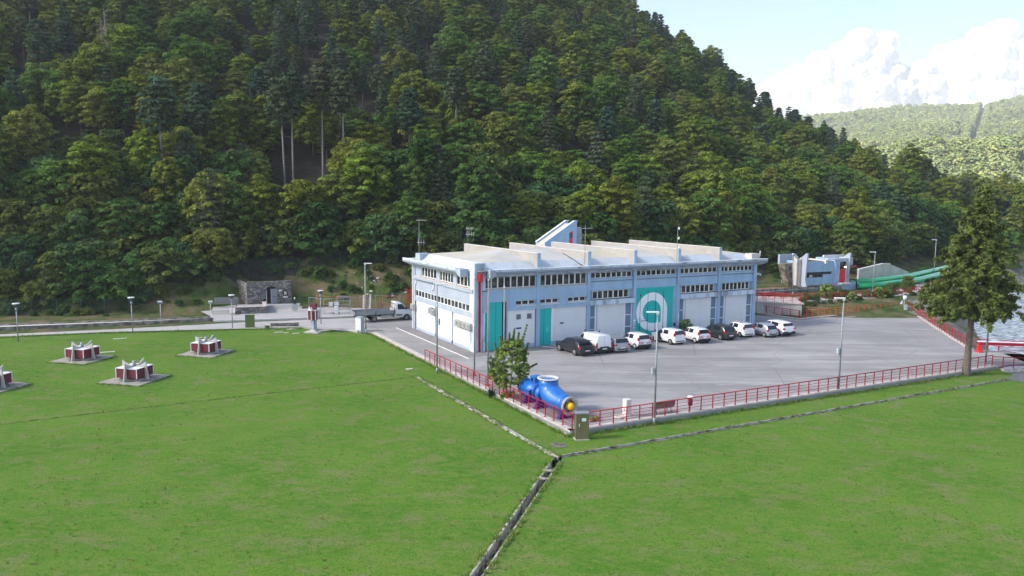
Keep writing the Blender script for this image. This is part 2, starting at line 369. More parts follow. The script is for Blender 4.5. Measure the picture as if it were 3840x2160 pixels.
def hill(x, y):
    x = np.asarray(x, float); y = np.asarray(y, float)
    mm = x/np.maximum(y, 1); yf = np.interp(mm, F_M, F_Y); cy = np.interp(mm, CR_M, CR_Y); cz = np.interp(mm, CR_M, CR_Z)
    rt = np.clip((x-30)/12, 0, 1)*np.clip((y-98)/10, 0, 1)
    base = -.04 + 1.15*rt
    t = (y-yf)/(cy-yf); d = y-yf
    up = base + (cz-base)*np.clip(t, 0, 1) + 1.3*np.clip(d/7, 0, 1)*np.clip((60-x)/30, 0, 1) - np.maximum(y-cy, 0)*.5
    up = up + (hashn(x,y,16,1)-.5)*3.2*np.clip((d-4)/18,0,1) + (hashn(x,y,3.6,2)-.5)*.7*np.clip(d/4,0,1)
    z = np.where(d < 0, base, up)
    r = riv_d(x, y)
    z = np.where(r < 6, -3.7 + (np.minimum(z, 2)+3.7)*np.clip(r/6, 0, 1)**.8, z)
    return np.maximum(z, -4.2)
from mathutils.geometry import tessellate_polygon
def hz(x, y): return float(hill(np.array([x]), np.array([y]))[0])
def clipmesh(name, poly, zf, mat, step=5., kind='structure', lift=0.):
    "a polygon of ground, cut every few metres so that it can follow the level zf"
    bm = bmesh.new(); vs = [bm.verts.new((p[0], p[1], 0)) for p in poly]
    for t in tessellate_polygon([[Vector((p[0], p[1], 0)) for p in poly]]): bm.faces.new([vs[i] for i in t])
    xs = [p[0] for p in poly]; ys = [p[1] for p in poly]
    for ax, lo, hi in ((0, min(xs), max(xs)), (1, min(ys), max(ys))):
        c = lo+step
        while c < hi:
            bmesh.ops.bisect_plane(bm, geom=list(bm.verts)+list(bm.edges)+list(bm.faces), plane_co=(c if ax == 0 else 0, c if ax else 0, 0), plane_no=(1-ax, ax, 0))
            c += step
    for v in bm.verts: v.co.z = zf(v.co.x, v.co.y)+lift
    bm.normal_update()
    bmesh.ops.reverse_faces(bm, faces=[f for f in bm.faces if f.normal.z < 0])
    me = bpy.data.meshes.new(name); bm.to_mesh(me); bm.free(); me.materials.append(mat)
    o = bpy.data.objects.new(name, me); COL.objects.link(o)
    if kind: o['kind'] = kind
    return o
def off(p, q, d):
    "the segment p-q moved d metres to its left"
    v = Vector((q[0]-p[0], q[1]-p[1])).normalized(); n = Vector((-v.y, v.x))*d
    return (p[0]+n.x, p[1]+n.y), (q[0]+n.x, q[1]+n.y)
def strip(name, pts, w, z0, z1, mat, parent=None, side=0.):
    "a low wall or kerb of width w along a polyline; side shifts it to the left; z0, z1 may be functions"
    b = MB(); P2 = [Vector((p[0], p[1])) for p in pts]; L = []; Rr = []
    for i, p in enumerate(P2):
        a = (P2[i]-P2[i-1]).normalized() if i else (P2[1]-P2[0]).normalized()
        c = (P2[i+1]-P2[i]).normalized() if i < len(P2)-1 else a
        t = (a+c).normalized(); n = Vector((-t.y, t.x)); k = 1/max(.4, n.dot(Vector((-a.y, a.x))))
        L.append(p+n*k*(side+w/2)); Rr.append(p+n*k*(side-w/2))
    f = lambda z, p: z(p.x, p.y) if callable(z) else z
    for i in range(len(P2)-1):
        q = [L[i], L[i+1], Rr[i+1], Rr[i]]
        vs = [(p.x, p.y, f(z0, p)) for p in q]+[(p.x, p.y, f(z1, p)) for p in q]
        fs = [(0,1,2,3),(7,6,5,4),(0,4,5,1),(2,6,7,3)]
        if i == 0: fs.append((3,7,4,0))
        if i == len(P2)-2: fs.append((1,5,6,2))
        b.add(vs, fs)
    return b.build(name, mat, parent)
def densify(pts, step):
    out = []
    for (x0, y0), (x1, y1) in zip(pts[:-1], pts[1:]):
        n = max(1, int(math.hypot(x1-x0, y1-y0)/step))
        out += [(x0+(x1-x0)*i/n, y0+(y1-y0)*i/n) for i in range(n)]
    return out+[pts[-1]]
xy = lambda v: (v[0], v[1])
# --- hillside sheet (kept below yard, road and lawn)
ROAD_S = [(-110, 71.3), (-53.9, 78.8), (-44.4, 82.0), (-31.5, 84.9), (-24, 86.2), (-17.1, 83.7)]
ROAD_N = [(-110, 72.6+1.2)] + [xy(at(*p)) for p in ((0,1254),(400,1236),(760,1217),(860,1211),(1150,1199),(1345,1191))]
def flat_low(x, y):
    "where lawn, channels or road cover the ground, the sheet drops out of sight"
    yr = np.interp(x, [-400,-110,-53.9,-31.5,-16,3.9,42,46,48], [60,72.2,79.8,86.2,86,60,70,73,76])
    return (y < yr) & (x < 46.5)
gx = np.concatenate([np.arange(-420,-80,8.), np.arange(-80,90,1.5), np.arange(90,440,5.)])
gy = np.concatenate([np.arange(-60,60,8.), np.arange(60,150,1.5), np.arange(150,480,4.)])
X, Y = np.meshgrid(gx, gy); Z = hill(X, Y); Z = np.where(flat_low(X, Y), -1.6, Z)
nx, ny = len(gx), len(gy); V = np.stack([X.ravel(), Y.ravel(), Z.ravel()], 1)
i, j = np.meshgrid(np.arange(nx-1), np.arange(ny-1)); a = (j*nx+i).ravel(); Fc = np.stack([a, a+1, a+nx+1, a+nx], 1)
cx = V[Fc].mean(1); dd = cx[:, 1]-np.interp(cx[:, 0]/np.maximum(cx[:, 1], 1), F_M, F_Y)
M['floor'] = pm('forest_floor', (.018,.014,.010), (.045,.036,.024), .8, 1, detail=8, bump=.15, bscale=2, c3=(.03,.045,.015), s3=.3, amt3=.6)
M['rubble'] = pm('rubble_bank', (.08,.07,.05), (.26,.235,.20), 1.4, 1, detail=10, bump=.25, bscale=2, sharp=(.4,.6), c3=(.05,.085,.02), s3=.35, amt3=.9)
me = fastmesh('hillside', V, Fc, [M['wild'], M['floor'], M['rubble']], True)
rdv = riv_d(cx[:, 0], cx[:, 1])
nearb = (cx[:, 0] > -31) & (cx[:, 0] < -10)
mi = np.where(dd > np.where(nearb, 7, np.where(cx[:, 0] > 30, 7, 4)), 1, 0); mi = np.where((rdv < 9) & (mi == 0), 2, mi)
me.polygons.foreach_set('material_index', mi.astype(np.int32))
hs = bpy.data.objects.new('hillside', me); COL.objects.link(hs); hs['kind'] = 'structure'
# --- river
rl = []; rr = []
for k in range(len(RIV)):
    t = RIV[min(k+1, len(RIV)-1)]-RIV[max(k-1, 0)]; t = t/np.hypot(*t); n = np.array([-t[1], t[0]])*(RIVW[k]+2.4)
    rl.append(RIV[k]+n); rr.append(RIV[k]-n)
clipmesh('river', [tuple(p) for p in rl]+[tuple(p) for p in rr[::-1]], lambda x, y: -2.9, M['water'], 8.)
# --- channels and lawn
J = (2.75, 43.6); D1a = (-12.2, -8.)
DLe = (-8.1, 63.4); DRe = (43.4, 65.0)
u1 = Vector((J[0]-D1a[0], J[1]-D1a[1])).normalized()
D1L = off(D1a, (2.45, 42.5), .24); D1R = off(D1a, (2.85, 43.6), -.24)
DLs = off(J, DLe, .13); DLn = off(J, DLe, -.13)
DRs = off((3.05, 43.85), DRe, -.17); DRn = off((3.05, 43.85), DRe, .17)
faint = [(-8.1,63.4), (-23.9,54.6), (-33.8,48.8), (-110,5)]
YL0, YC, YR = (-15.45, 82.95), (3.85, 47.7), (44.9, 68.8)
lz = lawn_z
clipmesh('lawn', [(-110,-10), D1L[0], D1L[1], DLs[0], DLs[1]]+faint[1:], lz, M['lawn'])
clipmesh('lawn', [(-110,5), faint[2], faint[1], DLs[1], DLn[1], DLn[0], DRn[0], DRn[1], (45.3,67.2), YR, YC, YL0, (-17.1,83.7), (-24,86.2), (-31.5,84.9), (-44.4,82.0), (-53.9,78.8), (-110,71.3)], lz, M['lawn'])
clipmesh('lawn', [D1R[0], (60,-10), (46,30), (44,50), (44.2,60), (44.6,64), DRs[1], DRs[0], D1R[1]], lz, M['lawn'])
def channel(pts, hw, depth, label, ww=.09, m1='chan', m2='chan'):
    root = empty('drainage_channel', (0,0,0), 0, label, 'drainage channel', 'open drainage channels in the lawn')
    pts = densify(pts, 1.1)
    strip('channel_wall', pts, ww, lambda x,y: lz(x,y)-depth, lambda x,y: lz(x,y)+.03+.02*math.sin(x*3.1+y*1.7), M[m1], root, side=hw)
    strip('channel_wall', pts, ww, lambda x,y: lz(x,y)-depth, lambda x,y: lz(x,y)+.03, M[m2], root, side=-hw)
    strip('channel_floor', pts, 2*hw, lambda x,y: lz(x,y)-depth-.1, lambda x,y: lz(x,y)-depth+.02, M['soil'], root)
    return root
M['slabc'] = pm('brownish_slab', (.30,.26,.23), (.38,.33,.30), 3, .9)
M['edging'] = pm('sunken_edging', (.06,.13,.02), (.14,.17,.06), 2.2, 1, sharp=(.4,.6))
M['chan'] = pm('mossy_channel_stone', (.12,.11,.09), (.52,.49,.44), 2.2, .95, detail=10, bump=.02, sharp=(.36,.56))
c1 = channel([D1a, (2.65,43.0)], .24, .5, 'wide straight drainage channel running from the junction to the bottom edge of the lawn')
channel([(2.75,43.7), DLe], .13, .2, 'narrow stone drainage channel running parallel to the short left yard wall')
channel([(3.15,43.9), DRe], .18, .34, 'narrow dark drainage channel running along the long front yard wall to the spruce', .06, 'chan', 'chand')
for k, t in enumerate((1.7, 3.0)):
    p = Vector((2.65,43.0))-u1.xy*t; b = MB().box(-.34,.34,-.13,.13,0,.04)
    o = b.build('cover_slab', M['chan'] if 0 else M['slabc']); o.location = (p.x, p.y, lz(p.x,p.y)+.04); o.rotation_euler = (0,0,math.atan2(u1.y,u1.x)-math.pi/2+R_(8))
    tag(o, ['pale concrete slab bridging the wide channel, the one closer to the junction', 'pale concrete slab bridging the wide channel, the one farther from the junction'][k], 'slab', 'slabs across the drainage channel')
tag(strip('edging_strip', densify(faint[:3]+[(-60,33.8)], 4), .07, lambda x,y: lz(x,y)-.1, lambda x,y: lz(x,y)+.015, M['edging']), 'thin overgrown edging line crossing the lawn on the left', 'edging')
# --- paved ground
YARD = [YL0, YC, YR, (46.6,69.8), (52,70.9), (51,76.6), (47.3,76.9), (48.8,82.5), (55.8,106.3), (36.8,96.2), (32.2,102.5), (25,110), (-3,98.5), (-14,100), (-17.5,93), (-17.1,83.7)]
clipmesh('yard', YARD, lambda x, y: 0., M['asph'], 8.)
clipmesh('road', ROAD_S+[(-17.1,93.4)]+ROAD_N[::-1], lambda x, y: 0., M['path'], 8., lift=.004)
# white walkway and kerbs north of the road
wk = [xy(at(*p)) for p in ((-300,1262),(0,1238),(400,1222),(800,1203))]; wk2 = [xy(at(*p, .3)) for p in ((-300,1243),(0,1223),(400,1209),(790,1193))]
clipmesh('walkway', wk+wk2[::-1], lambda x, y: .34, M['kerb'], 6.)
tag(strip('kerb_wall', densify(wk, 6), .18, -.05, .36, M['concd'], None, .0), 'dark stained low kerb wall between the road and the pale walkway on the left', 'kerb wall')
tag(strip('kerb_wall', densify(wk2, 6), .22, .1, .5, M['concd'], None, .1), 'dark low kerb at the foot of the grass bank behind the pale walkway', 'kerb wall')
# plaza north of the road in front of the stone portal
PLZ = [xy(at(*p)) for p in ((800,1208),(1150,1196),(1340,1189),(1420,1184))]
pl = PLZ+[(-14.5,96.5),(-14,100),(-24,101.5),(-30,103.5),(-36,101.8),(-40,96.6),(-37.5,93.2)]
clipmesh('plaza', pl, lambda x, y: .16, M['path'], 6.)
tag(strip('kerb', densify(PLZ, 4), .22, -.02, .19, M['kerb'], None, .06), 'white kerb edging the plaza in front of the stone portal', 'kerb')
# south kerb of the road near the pedestal
pk = [(-28.4,86.0),(-24,86.3),(-20,85.6),(-17.1,83.9)]
tag(strip('kerb', pk, .25, -.3, .14, M['conc'], None, -.1), 'curved concrete kerb on the lawn side of the road behind the tall pedestal', 'kerb')
# --- wall round the yard, coping and pipe
def yard_wall(name, pts, label, side=.22, h=.12, base=-1., w=.44, pipe=True):
    root = empty(name, (0,0,0), 0, label, 'low wall')
    d = densify(pts, 6)
    strip('wall_body', d, w-.06, base, h-.07, M['conc'], root, side)
    strip('coping', d, w, h-.07, h, M['coping'], root, side)
    if pipe: strip('conduit', d, .07, h-.22, h-.12, M['steel'], root, -.04)
    return root
yard_wall('yard_wall', [YL0, YC], 'low concrete wall with pinkish coping along the short left side of the yard')
yard_wall('yard_wall', [YC, YR], 'low concrete wall with pinkish coping along the long front side of the yard')
yard_wall('yard_wall', [(47.3,76.9),(48.8,82.5),(55.8,106.3)], 'low concrete wall with pale coping between the yard and the river', side=0, base=-3.8, w=.4, pipe=False)
yard_wall('yard_wall', [(55.8,106.3),(36.8,96.2),(32.2,102.2)], 'low concrete wall with white coping along the back of the yard', side=0, base=-.8, w=.4, pipe=False)
tag(strip('kerb', [(31.2,98.5),(36.3,94.6),(45,98.7),(53,103.5)], .14, -.02, .06, M['conc']), 'flush kerb in front of the back wall of the yard', 'kerb')
# --- railings
def railing(pts, label, group, spacing=1.09, H=.98, mat='red', rails=(.28,.5,.72), base=.12, zf=None):
    root = empty('railing', (pts[0][0], pts[0][1], 0), 0, label, 'railing', group); mt = M[mat]; o0 = Vector((pts[0][0], pts[0][1], 0))
    zf = zf or (lambda x, y: base)
    top = [Vector((p[0], p[1], zf(*p)+H))-o0 for p in pts]
    tr = MB()
    for a, b in zip(top[:-1], top[1:]): tr.cyl(a, b, .038, n=8)
    tr.build('top_rail', mt, root)
    for h in rails:
        lr = MB()
        for a, b in zip(top[:-1], top[1:]): lr.cyl(a-Vector((0,0,H-h)), b-Vector((0,0,H-h)), .016, n=6)
        lr.build('lower_rail', mt, root)
    pb = MB().box(-.028,.028,-.028,.028,0,H-.02).box(-.07,.07,-.07,.07,0,.015)
    p0 = None; spots = []
    for a, b in zip(pts[:-1], pts[1:]):
        L = math.hypot(b[0]-a[0], b[1]-a[1]); n = max(1, round(L/spacing))
        spots += [(a[0]+(b[0]-a[0])*i/n, a[1]+(b[1]-a[1])*i/n, math.atan2(b[1]-a[1], b[0]-a[0])) for i in range(n)]
    spots.append((*pts[-1], spots[-1][2]))
    for (x, y, an) in spots[:95]:
        if p0 is None: p0 = pb.build('post', mt, root); o = p0
        else: o = dup(p0, root)
        o.location = (x-o0.x, y-o0.y, zf(x, y)); o.rotation_euler = (0,0,an)
    return root
inn = off(YL0, YC, .22); inf = off(YC, YR, .22)
RC = (4.0, 48.02)
g = 'red tubular railings round the yard'
railing([xy(at(1594,1351,.1)), RC], 'red railing on the short left wall of the yard, ending at the front corner', g)
RE = (44.3, 68.75)
railing([RC, RE], 'long red railing on the front wall of the yard', g)
railing([RE, (47.0,68.3)], 'short red railing return beside the bridge at the right end of the front wall', g, base=.0)
railing([(33.2,101.1),(36.8,96.4)], 'red railing beside the end of the building, left of the small gate', g)
railing([(38.0,96.9),(55.6,106.1)], 'orange red railing along the back of the yard', g, mat='redor')
railing([(55.7,106.0),(48.8,82.5),(47.3,77.1),(49.0,76.9)], 'red railing between the yard and the river, partly behind the spruce', g)
gt = empty('gate', (36.9,96.4,.1), math.atan2(.55,1.1), 'small red gate frame in the back railing of the yard', 'gate')
b = MB().box(0,.08,-.04,.04,0,1.05).box(1.15,1.23,-.04,.04,0,1.05); b.build('gate_post', M['red'], gt)
MB().box(.08,1.15,-.03,.03,.02,.10).box(.08,1.15,-.03,.03,.45,.5).build('gate_rail', M['red'], gt)
# --- bridge over the river
br = empty('footbridge', (47.4,75.9,0), R_(-8), 'red steel bridge crossing the river at the right edge', 'bridge')
MB().box(0,22,-.15,.15,.75,1.05).build('beam', M['red'], br)
MB().box(-.1,22,-.17,.17,1.05,1.12).build('beam_cap', M['white'], br)
MB().box(-.1,.25,-.2,.2,0,.75).cyl((0.08,0,0),(.08,0,.12),.42,n=8).build('pier', M['brightred'], br)
MB().box(2.2,22,-5.0,-.3,-.35,0).build('deck', M['conc'], br)
MB().box(2.2,22,-5.15,-5.0,-.75,.05).build('girder', M['steel'], br)
fr = None
for side, y in ((0, .9), (1, -5.05)):
    for k in range(5):
        bb = MB(); x0 = 0; x1 = 3.7
        bb.tube([(x0,0,0),(x0,0,.95),(x0+.15,0,1.08),(x1-.15,0,1.08),(x1,0,.95),(x1,0,0)], .045, 6)
        for h in (.12,.42,.72): bb.cyl((x0,0,h),(x1,0,h),.025,n=6)
        o = fr if fr else None
        o = dup(fr, br) if fr else bb.build('railing_panel', M['red'], br)
        if not fr: fr = o
        o.location = (2.3+k*3.9, y, 0)
# concrete landing under the bridge near the lawn
lb = empty('bridge_abutment', (45.0,68.9,0), R_(15), 'grey concrete bridge abutment with ledges at the edge of the lawn', 'abutment')
MB().box(-.2,6,-.2,2.2,-3.6,-.45).build('base_block', M['conc'], lb); MB().box(.1,6.0,-.5,2.4,-.45,-.12).build('ledge', M['coping'], lb)
# --- raised road with abutment beyond the yard
UR = [xy(at(x, y, 1.1)) for x, y in ((2790,1141),(2950,1131),(3120,1127),(3300,1117),(3400,1106),(3470,1090),(3560,1060))]
urn = [(a+u_[0], b_+u_[1]) for (a, b_), u_ in zip(UR, [(-1.5,3.8)]*len(UR))]
clipmesh('upper_road', UR+urn[::-1], lambda x, y: 1.14, M['path'], 6.)
tag(strip('retaining_wall', UR, .3, -.6, 1.22, M['conc'], None, -.1), 'low retaining wall carrying the upper road behind the yard', 'wall')
railing(UR, 'dark red railing along the upper road behind the yard', 'red railings of the upper road', base=1.22, H=.95)
ab = empty('concrete_abutment', (0,0,0), 0, 'stained concrete abutment block behind the back railing, under the upper road', 'abutment')
A1 = xy(at(3005,1185,0)); A0 = xy(at(2838,1176,0))
pv = [A0, A1, (A1[0]+1.0, A1[1]+6.5), (A0[0]-.5, A0[1]+5)]
MB().prism(pv, -.8, 1.55).build('block', M['conc'], ab)
MB().prism([(A0[0]-.2,A0[1]-.2),(A1[0]+.2,A1[1]-.2),(A1[0]+1.2,A1[1]+6.6),(A0[0]-.5,A0[1]+5.2)], 1.553, 1.70).build('slab', M['coping'], ab)
railing([(A0[0],A0[1]+.1),(A1[0]-.1,A1[1]+.1)], 'dark red railing on the abutment block beside the end of the building', 'red railings of the upper road', base=1.70)
railing([(A1[0]-5.0,A1[1]+3.6),(A1[0]+.3,A1[1]+1.6)], 'bright red railing standing on the far side of the abutment block', 'red railings of the upper road', base=1.70, mat='brightred')
# ================================================================ the station building, local axes: x along the front, y into the depth
TH = R_(29.4); BO = at(1777.8, 1322)
bd = empty('station_building', BO, TH, 'large flat pale blue industrial building with turquoise doors and white sawtooth roof', 'building')
PIL = [7.27, 13.5, 19.62, 25.88, 32.15]
MB().box(.3,38.0,.32,15.5,0,7.95).build('core_wall', M['blue'], bd)
def part(name, mat, *boxes, parent=bd, bevel=0):
    b = MB()
    for x in boxes: b.box(*x)
    return b.build(name, M[mat] if isinstance(mat, str) else mat, parent, bevel)
for s in PIL: part('pillar', 'blue', (s-.2,s+.2,-.06,.32,0,7.4))
part('pillar', 'blue', (37.72,38.2,-.06,.32,0,7.4), (38.0,38.2,.32,1.0,0,7.4))
cp = MB(); 
for a in range(4): cp.box(-.02+a*.31, .24+a*.31, -.07, .3, 0, 8.72)
cp.box(-.05,1.2,.02,.9,0,8.68); cp.build('corner_pillar', M['fascia'], bd)
part('corner_bracket', 'pale', (.82,1.32,-.16,.3,3.85,5.95)); part('bracket_cap', 'concd', (.8,1.5,-.2,.28,5.95,6.02))
rp = MB(); rp.box(.42,.62,-.16,-.04,0,7.0); rp.build('red_duct', M['red'], bd); part('red_box', 'brightred', (.33,.78,-.34,-.05,6.95,7.75), bevel=.04)
part('service_pipe', 'kerb', (.95,1.1,-.2,-.05,0,1.0))
part('downpipe', 'white', (-.12,-.02,-.14,-.05,0,7.6), (-.12,-.02,.12,.2,0,7.6))
# windows: a frame with mullions as one part, its panes as one sub-part, set back in the wall
def windows(x0, x1, z0, z1, n, y=.26, end=False, dark='glass', fr=.07):
    "end=True puts the band on the short left wall, x then runs along the depth"
    W = (x1-x0); fb = MB(); gb = MB()
    def bx(b, a0, a1, d0, d1, c0, c1):
        if end: b.box(d0, d1, a0, a1, c0, c1)
        else: b.box(a0, a1, d0, d1, c0, c1)
    bx(fb, x0, x1, y-.05, y+.04, z0, z0+fr); bx(fb, x0, x1, y-.05, y+.04, z1-fr*.7, z1)
    for k in range(n+1):
        c = x0+W*k/n; ww = .055 if (k % 2) else .075
        a0 = max(x0, c-ww); a1 = min(x1, c+ww); bx(fb, a0, a1, y-.047, y+.037, z0+fr, z1-fr*.7)
    bx(gb, x0+.01, x1-.01, y+.0, y+.02, z0+.02, z1-.02)
    f = fb.build('window', M['white'], bd); gb.build('pane', M[dark], f); return f
# bays 0 and 1 (offices)
windows(1.22,7.05,6.15,7.29,8); windows(7.48,13.28,6.15,7.29,8)
part('sill', 'coping', (1.22,7.06,-.02,.3,6.05,6.12)); part('sill', 'coping', (7.48,13.29,-.02,.3,6.05,6.12))
part('spandrel', 'blue', (1.32,7.06,.0,.3,4.82,6.05)); part('spandrel', 'blue', (7.48,13.29,.0,.3,4.82,6.05))
part('spandrel', 'blue', (3.72,4.66,.002,.3,4.14,4.819)); part('spandrel', 'blue', (9.82,10.9,.002,.3,4.14,4.819))
part('beam', 'blue', (3.72,7.06,-.05,.3,3.86,4.135)); part('beam', 'blue', (7.48,13.29,-.05,.3,3.84,4.135))
windows(4.68,7.0,4.34,4.80,3,.28); windows(7.5,9.8,4.34,4.80,3,.28); windows(10.92,13.2,4.34,4.80,3,.28)
part('sill', 'white', (4.67,7.05,-.06,.3,4.25,4.31)); part('sill', 'white', (7.48,9.81,-.06,.3,4.25,4.31)); part('sill', 'white', (10.91,13.28,-.06,.3,4.25,4.31))
part('lintel_block','blue',(4.66,7.06,.0,.28,4.137,4.249),(7.48,9.82,.0,.28,4.137,4.249),(10.9,13.29,.0,.28,4.137,4.249))
d = MB(); d.box(1.32,3.14,.1,.2,.02,4.80); do = d.build('turquoise_door', M['teal'], bd); do['label'] = 'tall turquoise folding door at the corner'
b = MB().box(1.7,1.74,.07,.099,.02,4.8).box(1.8,1.83,.07,.099,.02,4.8); b.build('edge_strip', M['tealline'], do); MB().box(2.42,2.45,.08,.099,.02,4.8).build('seam', M['teald'], do)
b = MB(); [b.box(3.2+.09*k,3.25+.09*k,.0,.2,.02,4.8) for k in range(4)]; b.build('louvre', M['navy'], bd); part('louvre_backing', 'black', (3.15,3.6,.2,.3,.02,4.8)); part('door_jamb','pale',(3.58,3.71,-.02,.25,0,4.82))
part('white_panel', 'panel', (3.72,6.92,.08,.3,.38,3.858)); part('plinth', 'blue', (3.72,6.92,.05,.3,0,.378))
for gx0 in (4.77, 6.02):
    b = MB().box(gx0,gx0+.47,.02,.079,2.93,3.42); gg = b.build('vent_grille', M['navy'], bd)
    b = MB(); [b.box(gx0+.04,gx0+.47,-.01,.019,2.97+.11*k,3.02+.11*k) for k in range(4)]; b.build('louvre', M['steel'], gg)
d = MB().box(7.48,8.89,.1,.2,.02,3.82); do = d.build('turquoise_door', M['teal'], bd); do['label'] = 'narrower turquoise door with a white notice'
MB().box(8.02,8.05,.08,.099,.02,3.82).build('seam', M['teald'], do)
n_ = MB().box(8.28,8.6,.07,.099,1.35,1.82).build('notice', M['tealline'], do); b = MB(); [b.box(8.32,8.55,.06,.069,1.42+.09*k,1.45+.09*k) for k in range(4)]; b.build('notice_text', M['teal'], n_)
part('door_jamb', 'white', (8.9,9.18,.0,.28,.38,3.838)); part('plinth','blue',(8.9,9.2,.0,.28,0,.378),(9.22,13.25,.05,.3,0,.378))
part('white_panel', 'panel', (9.2,13.25,.1,.3,.38,3.838))
part('wall_sign', 'navyP', (10.0,10.42,.06,.099,2.1,2.25), bevel=.01); part('wall_sign', 'navyP', (4.75,5.35,.04,.079,1.95,2.1)); part('wall_sign','white',(9.48,9.62,.06,.099,1.55,1.8)); part('pillar_notice','logo',(25.95,26.0,-.09,-.061,.9,2.1),(25.75,26.0,-.09,-.061,.9,1.0)); 
b = MB(); [b.box(19.5,19.78,-.09,-.061,.9+.28*k,1.06+.28*k) for k in range(4)]; b.build('pillar_notice', M['logo'], bd)
b = MB(); [b.box(19.53,19.75,-.1,-.091,.93+.28*k,.99+.28*k) for k in range(3)]; b.build('notice_text', M['navyP'], bd)
part('intercom', 'black', (25.35,25.55,-.08,.1,.75,1.1))
# bays 2..5 (machine hall)
for k, (a, c) in enumerate(((13.72,19.4),(19.84,25.66),(26.1,31.93),(32.37,37.7))):
    windows(a, c-.12, 6.66, 7.27, 8 if k != 1 else 8, .24)
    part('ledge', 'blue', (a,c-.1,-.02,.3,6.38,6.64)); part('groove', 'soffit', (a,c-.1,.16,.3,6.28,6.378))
    b = MB().prism([(.32,6.278),(.05,6.278),(.05,5.6),(-.1,5.42),(-.1,5.36),(.32,5.36)], a, c-.1, 'x'); b.build('spandrel', M['blue'], bd)
    if k == 1: continue
    windows(a+.35, c-.5, 4.42, 5.30, 7, .24)
    part('sill', 'concd', (a,c-.05,-.3,.28,4.37,4.41)); part('canopy', 'fascia', (a,c,-.32,.3,3.84,4.368))
    part('white_panel', 'panel', (a+.98,c-1.15,.1,.26,.0,3.838))
    part('door_frame', 'white', (a+.66,a+.8,.0,.3,0,3.838)); part('door_frame', 'white', (c-1.14,c-1.0,.0,.3,0,3.838)); part('door_frame', 'white', (c-.14,c-.06,.04,.3,0,3.838)); part('pilaster','pale',(a+.8,a+.98,.06,.3,0,3.838))
    for (p, q) in ((a+.02,a+.64),(c-1.0,c-.14)):
        st = part('strip_window', 'glassb', (p,q,.14,.2,.0,3.83)); part('transom', 'white', (p,q,.06,.139,1.15,1.22), (p,q,.06,.139,2.45,2.52), parent=st)
# the gate with the round emblem
gt = part('machine_hall_gate', 'teal', (19.85,25.14,.06,.2,.0,5.0)); gt['label'] = 'wide turquoise gate with a white round emblem'
part('gate_lintel', 'teal', (19.85,25.2,-.06,.2,5.02,5.33), parent=gt); part('gate_side','blue',(25.16,25.66,.05,.3,0,5.35))
def ring(cx, cz, rx, rz_top, rz_bot, right, bottom, n=20):
    "outline: round on the left and top, square at the lower right corner"
    pts = []
    for i in range(n+1):
        a = math.pi*i/n; pts.append((cx+rx*math.cos(a)*((right-cx)/rx if math.cos(a) > 0 else 1), cz+rz_top*math.sin(a)))
    for i in range(1, n//2+1):
        a = math.pi+math.pi/2*i/(n//2); pts.append((cx+rx*math.cos(a), cz+rz_bot*math.sin(a)))
    pts.append((right, bottom)); return pts
o_ = ring(22.2,2.62,2.25,2.14,2.16,24.33,.46); i_ = ring(22.2,2.62,1.37,1.27,1.31,23.43,1.31)
def emblem(o_, i_, y0, y1, mat, name):
    n = len(o_); vs = [(p[0],y0,p[1]) for p in o_]+[(p[0],y0,p[1]) for p in i_]+[(p[0],y1,p[1]) for p in o_]+[(p[0],y1,p[1]) for p in i_]; fs = []
    for k in range(n):
        q = (k+1) % n; fs += [(k,q,n+q,n+k),(2*n+k,3*n+k,3*n+q,2*n+q),(k,2*n+k,2*n+q,q),(n+k,n+q,3*n+q,3*n+k)]
    MB().add(vs, fs).build(name, M[mat], gt)
emblem(o_, i_, .03, .058, 'logo', 'emblem')
sc_ = lambda P_, k, cx=22.3, cz=2.6: [(cx+(x-cx)*k, cz+(z-cz)*k) for x, z in P_]
emblem(sc_(o_, 1.025), o_, .035, .058, 'tealline', 'emblem_edge'); emblem(i_, sc_(i_, .965), .035, .058, 'tealline', 'emblem_edge')
b = MB()
for x, z0, z1 in ((20.45,.3,4.7),(21.52,.1,4.9),(22.62,.1,4.95),(23.75,.1,4.95)): b.box(x-.018,x+.018,.01,.029,z0,z1)
for x, z in ((20.45,1.9),(20.45,1.35),(23.75,.75),(23.75,4.2),(20.45,4.5),(21.52,.6)): b.box(x-.05,x+.05,-.01,.009,z-.09,z+.09)
b.box(20.45,21.5,-.005,.009,1.62,1.68); b.build('lock_rod', M['black'], gt)
# eaves
ev = [(-.92,7.72),(-.92,8.08),(-.6,8.08),(-.5,7.98),(.3,7.98),(.3,7.3),(.0,7.3)]
MB().prism(ev, 1.9, 39.0, 'x').build('front_eaves', M['fascia'], bd)
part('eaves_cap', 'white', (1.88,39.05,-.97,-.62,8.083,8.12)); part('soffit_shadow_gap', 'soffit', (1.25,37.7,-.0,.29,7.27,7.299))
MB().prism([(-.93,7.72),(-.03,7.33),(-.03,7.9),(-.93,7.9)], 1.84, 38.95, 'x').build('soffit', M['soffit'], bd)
MB().prism([(1.25,7.25),(1.5,7.25),(1.95,7.7),(1.95,8.08),(1.25,8.08)], -.9, -.1, 'y').build('eaves_bracket', M['pale'], bd)
MB().prism([(-.92,7.72),(-.92,8.08),(-.6,8.08),(-.5,7.98),(.3,7.98),(.3,7.3),(.0,7.3)], 2.3, 16.6, 'y').build('side_eaves', M['fascia'], bd)
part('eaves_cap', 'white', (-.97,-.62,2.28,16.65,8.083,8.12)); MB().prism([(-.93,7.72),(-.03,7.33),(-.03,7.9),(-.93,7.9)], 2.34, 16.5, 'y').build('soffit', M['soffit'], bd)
MB().prism([(1.3,7.3),(1.5,7.3),(2.36,7.7),(2.36,8.08),(1.3,8.08)], -.9, -.05, 'x').build('eaves_bracket', M['pale'], bd)
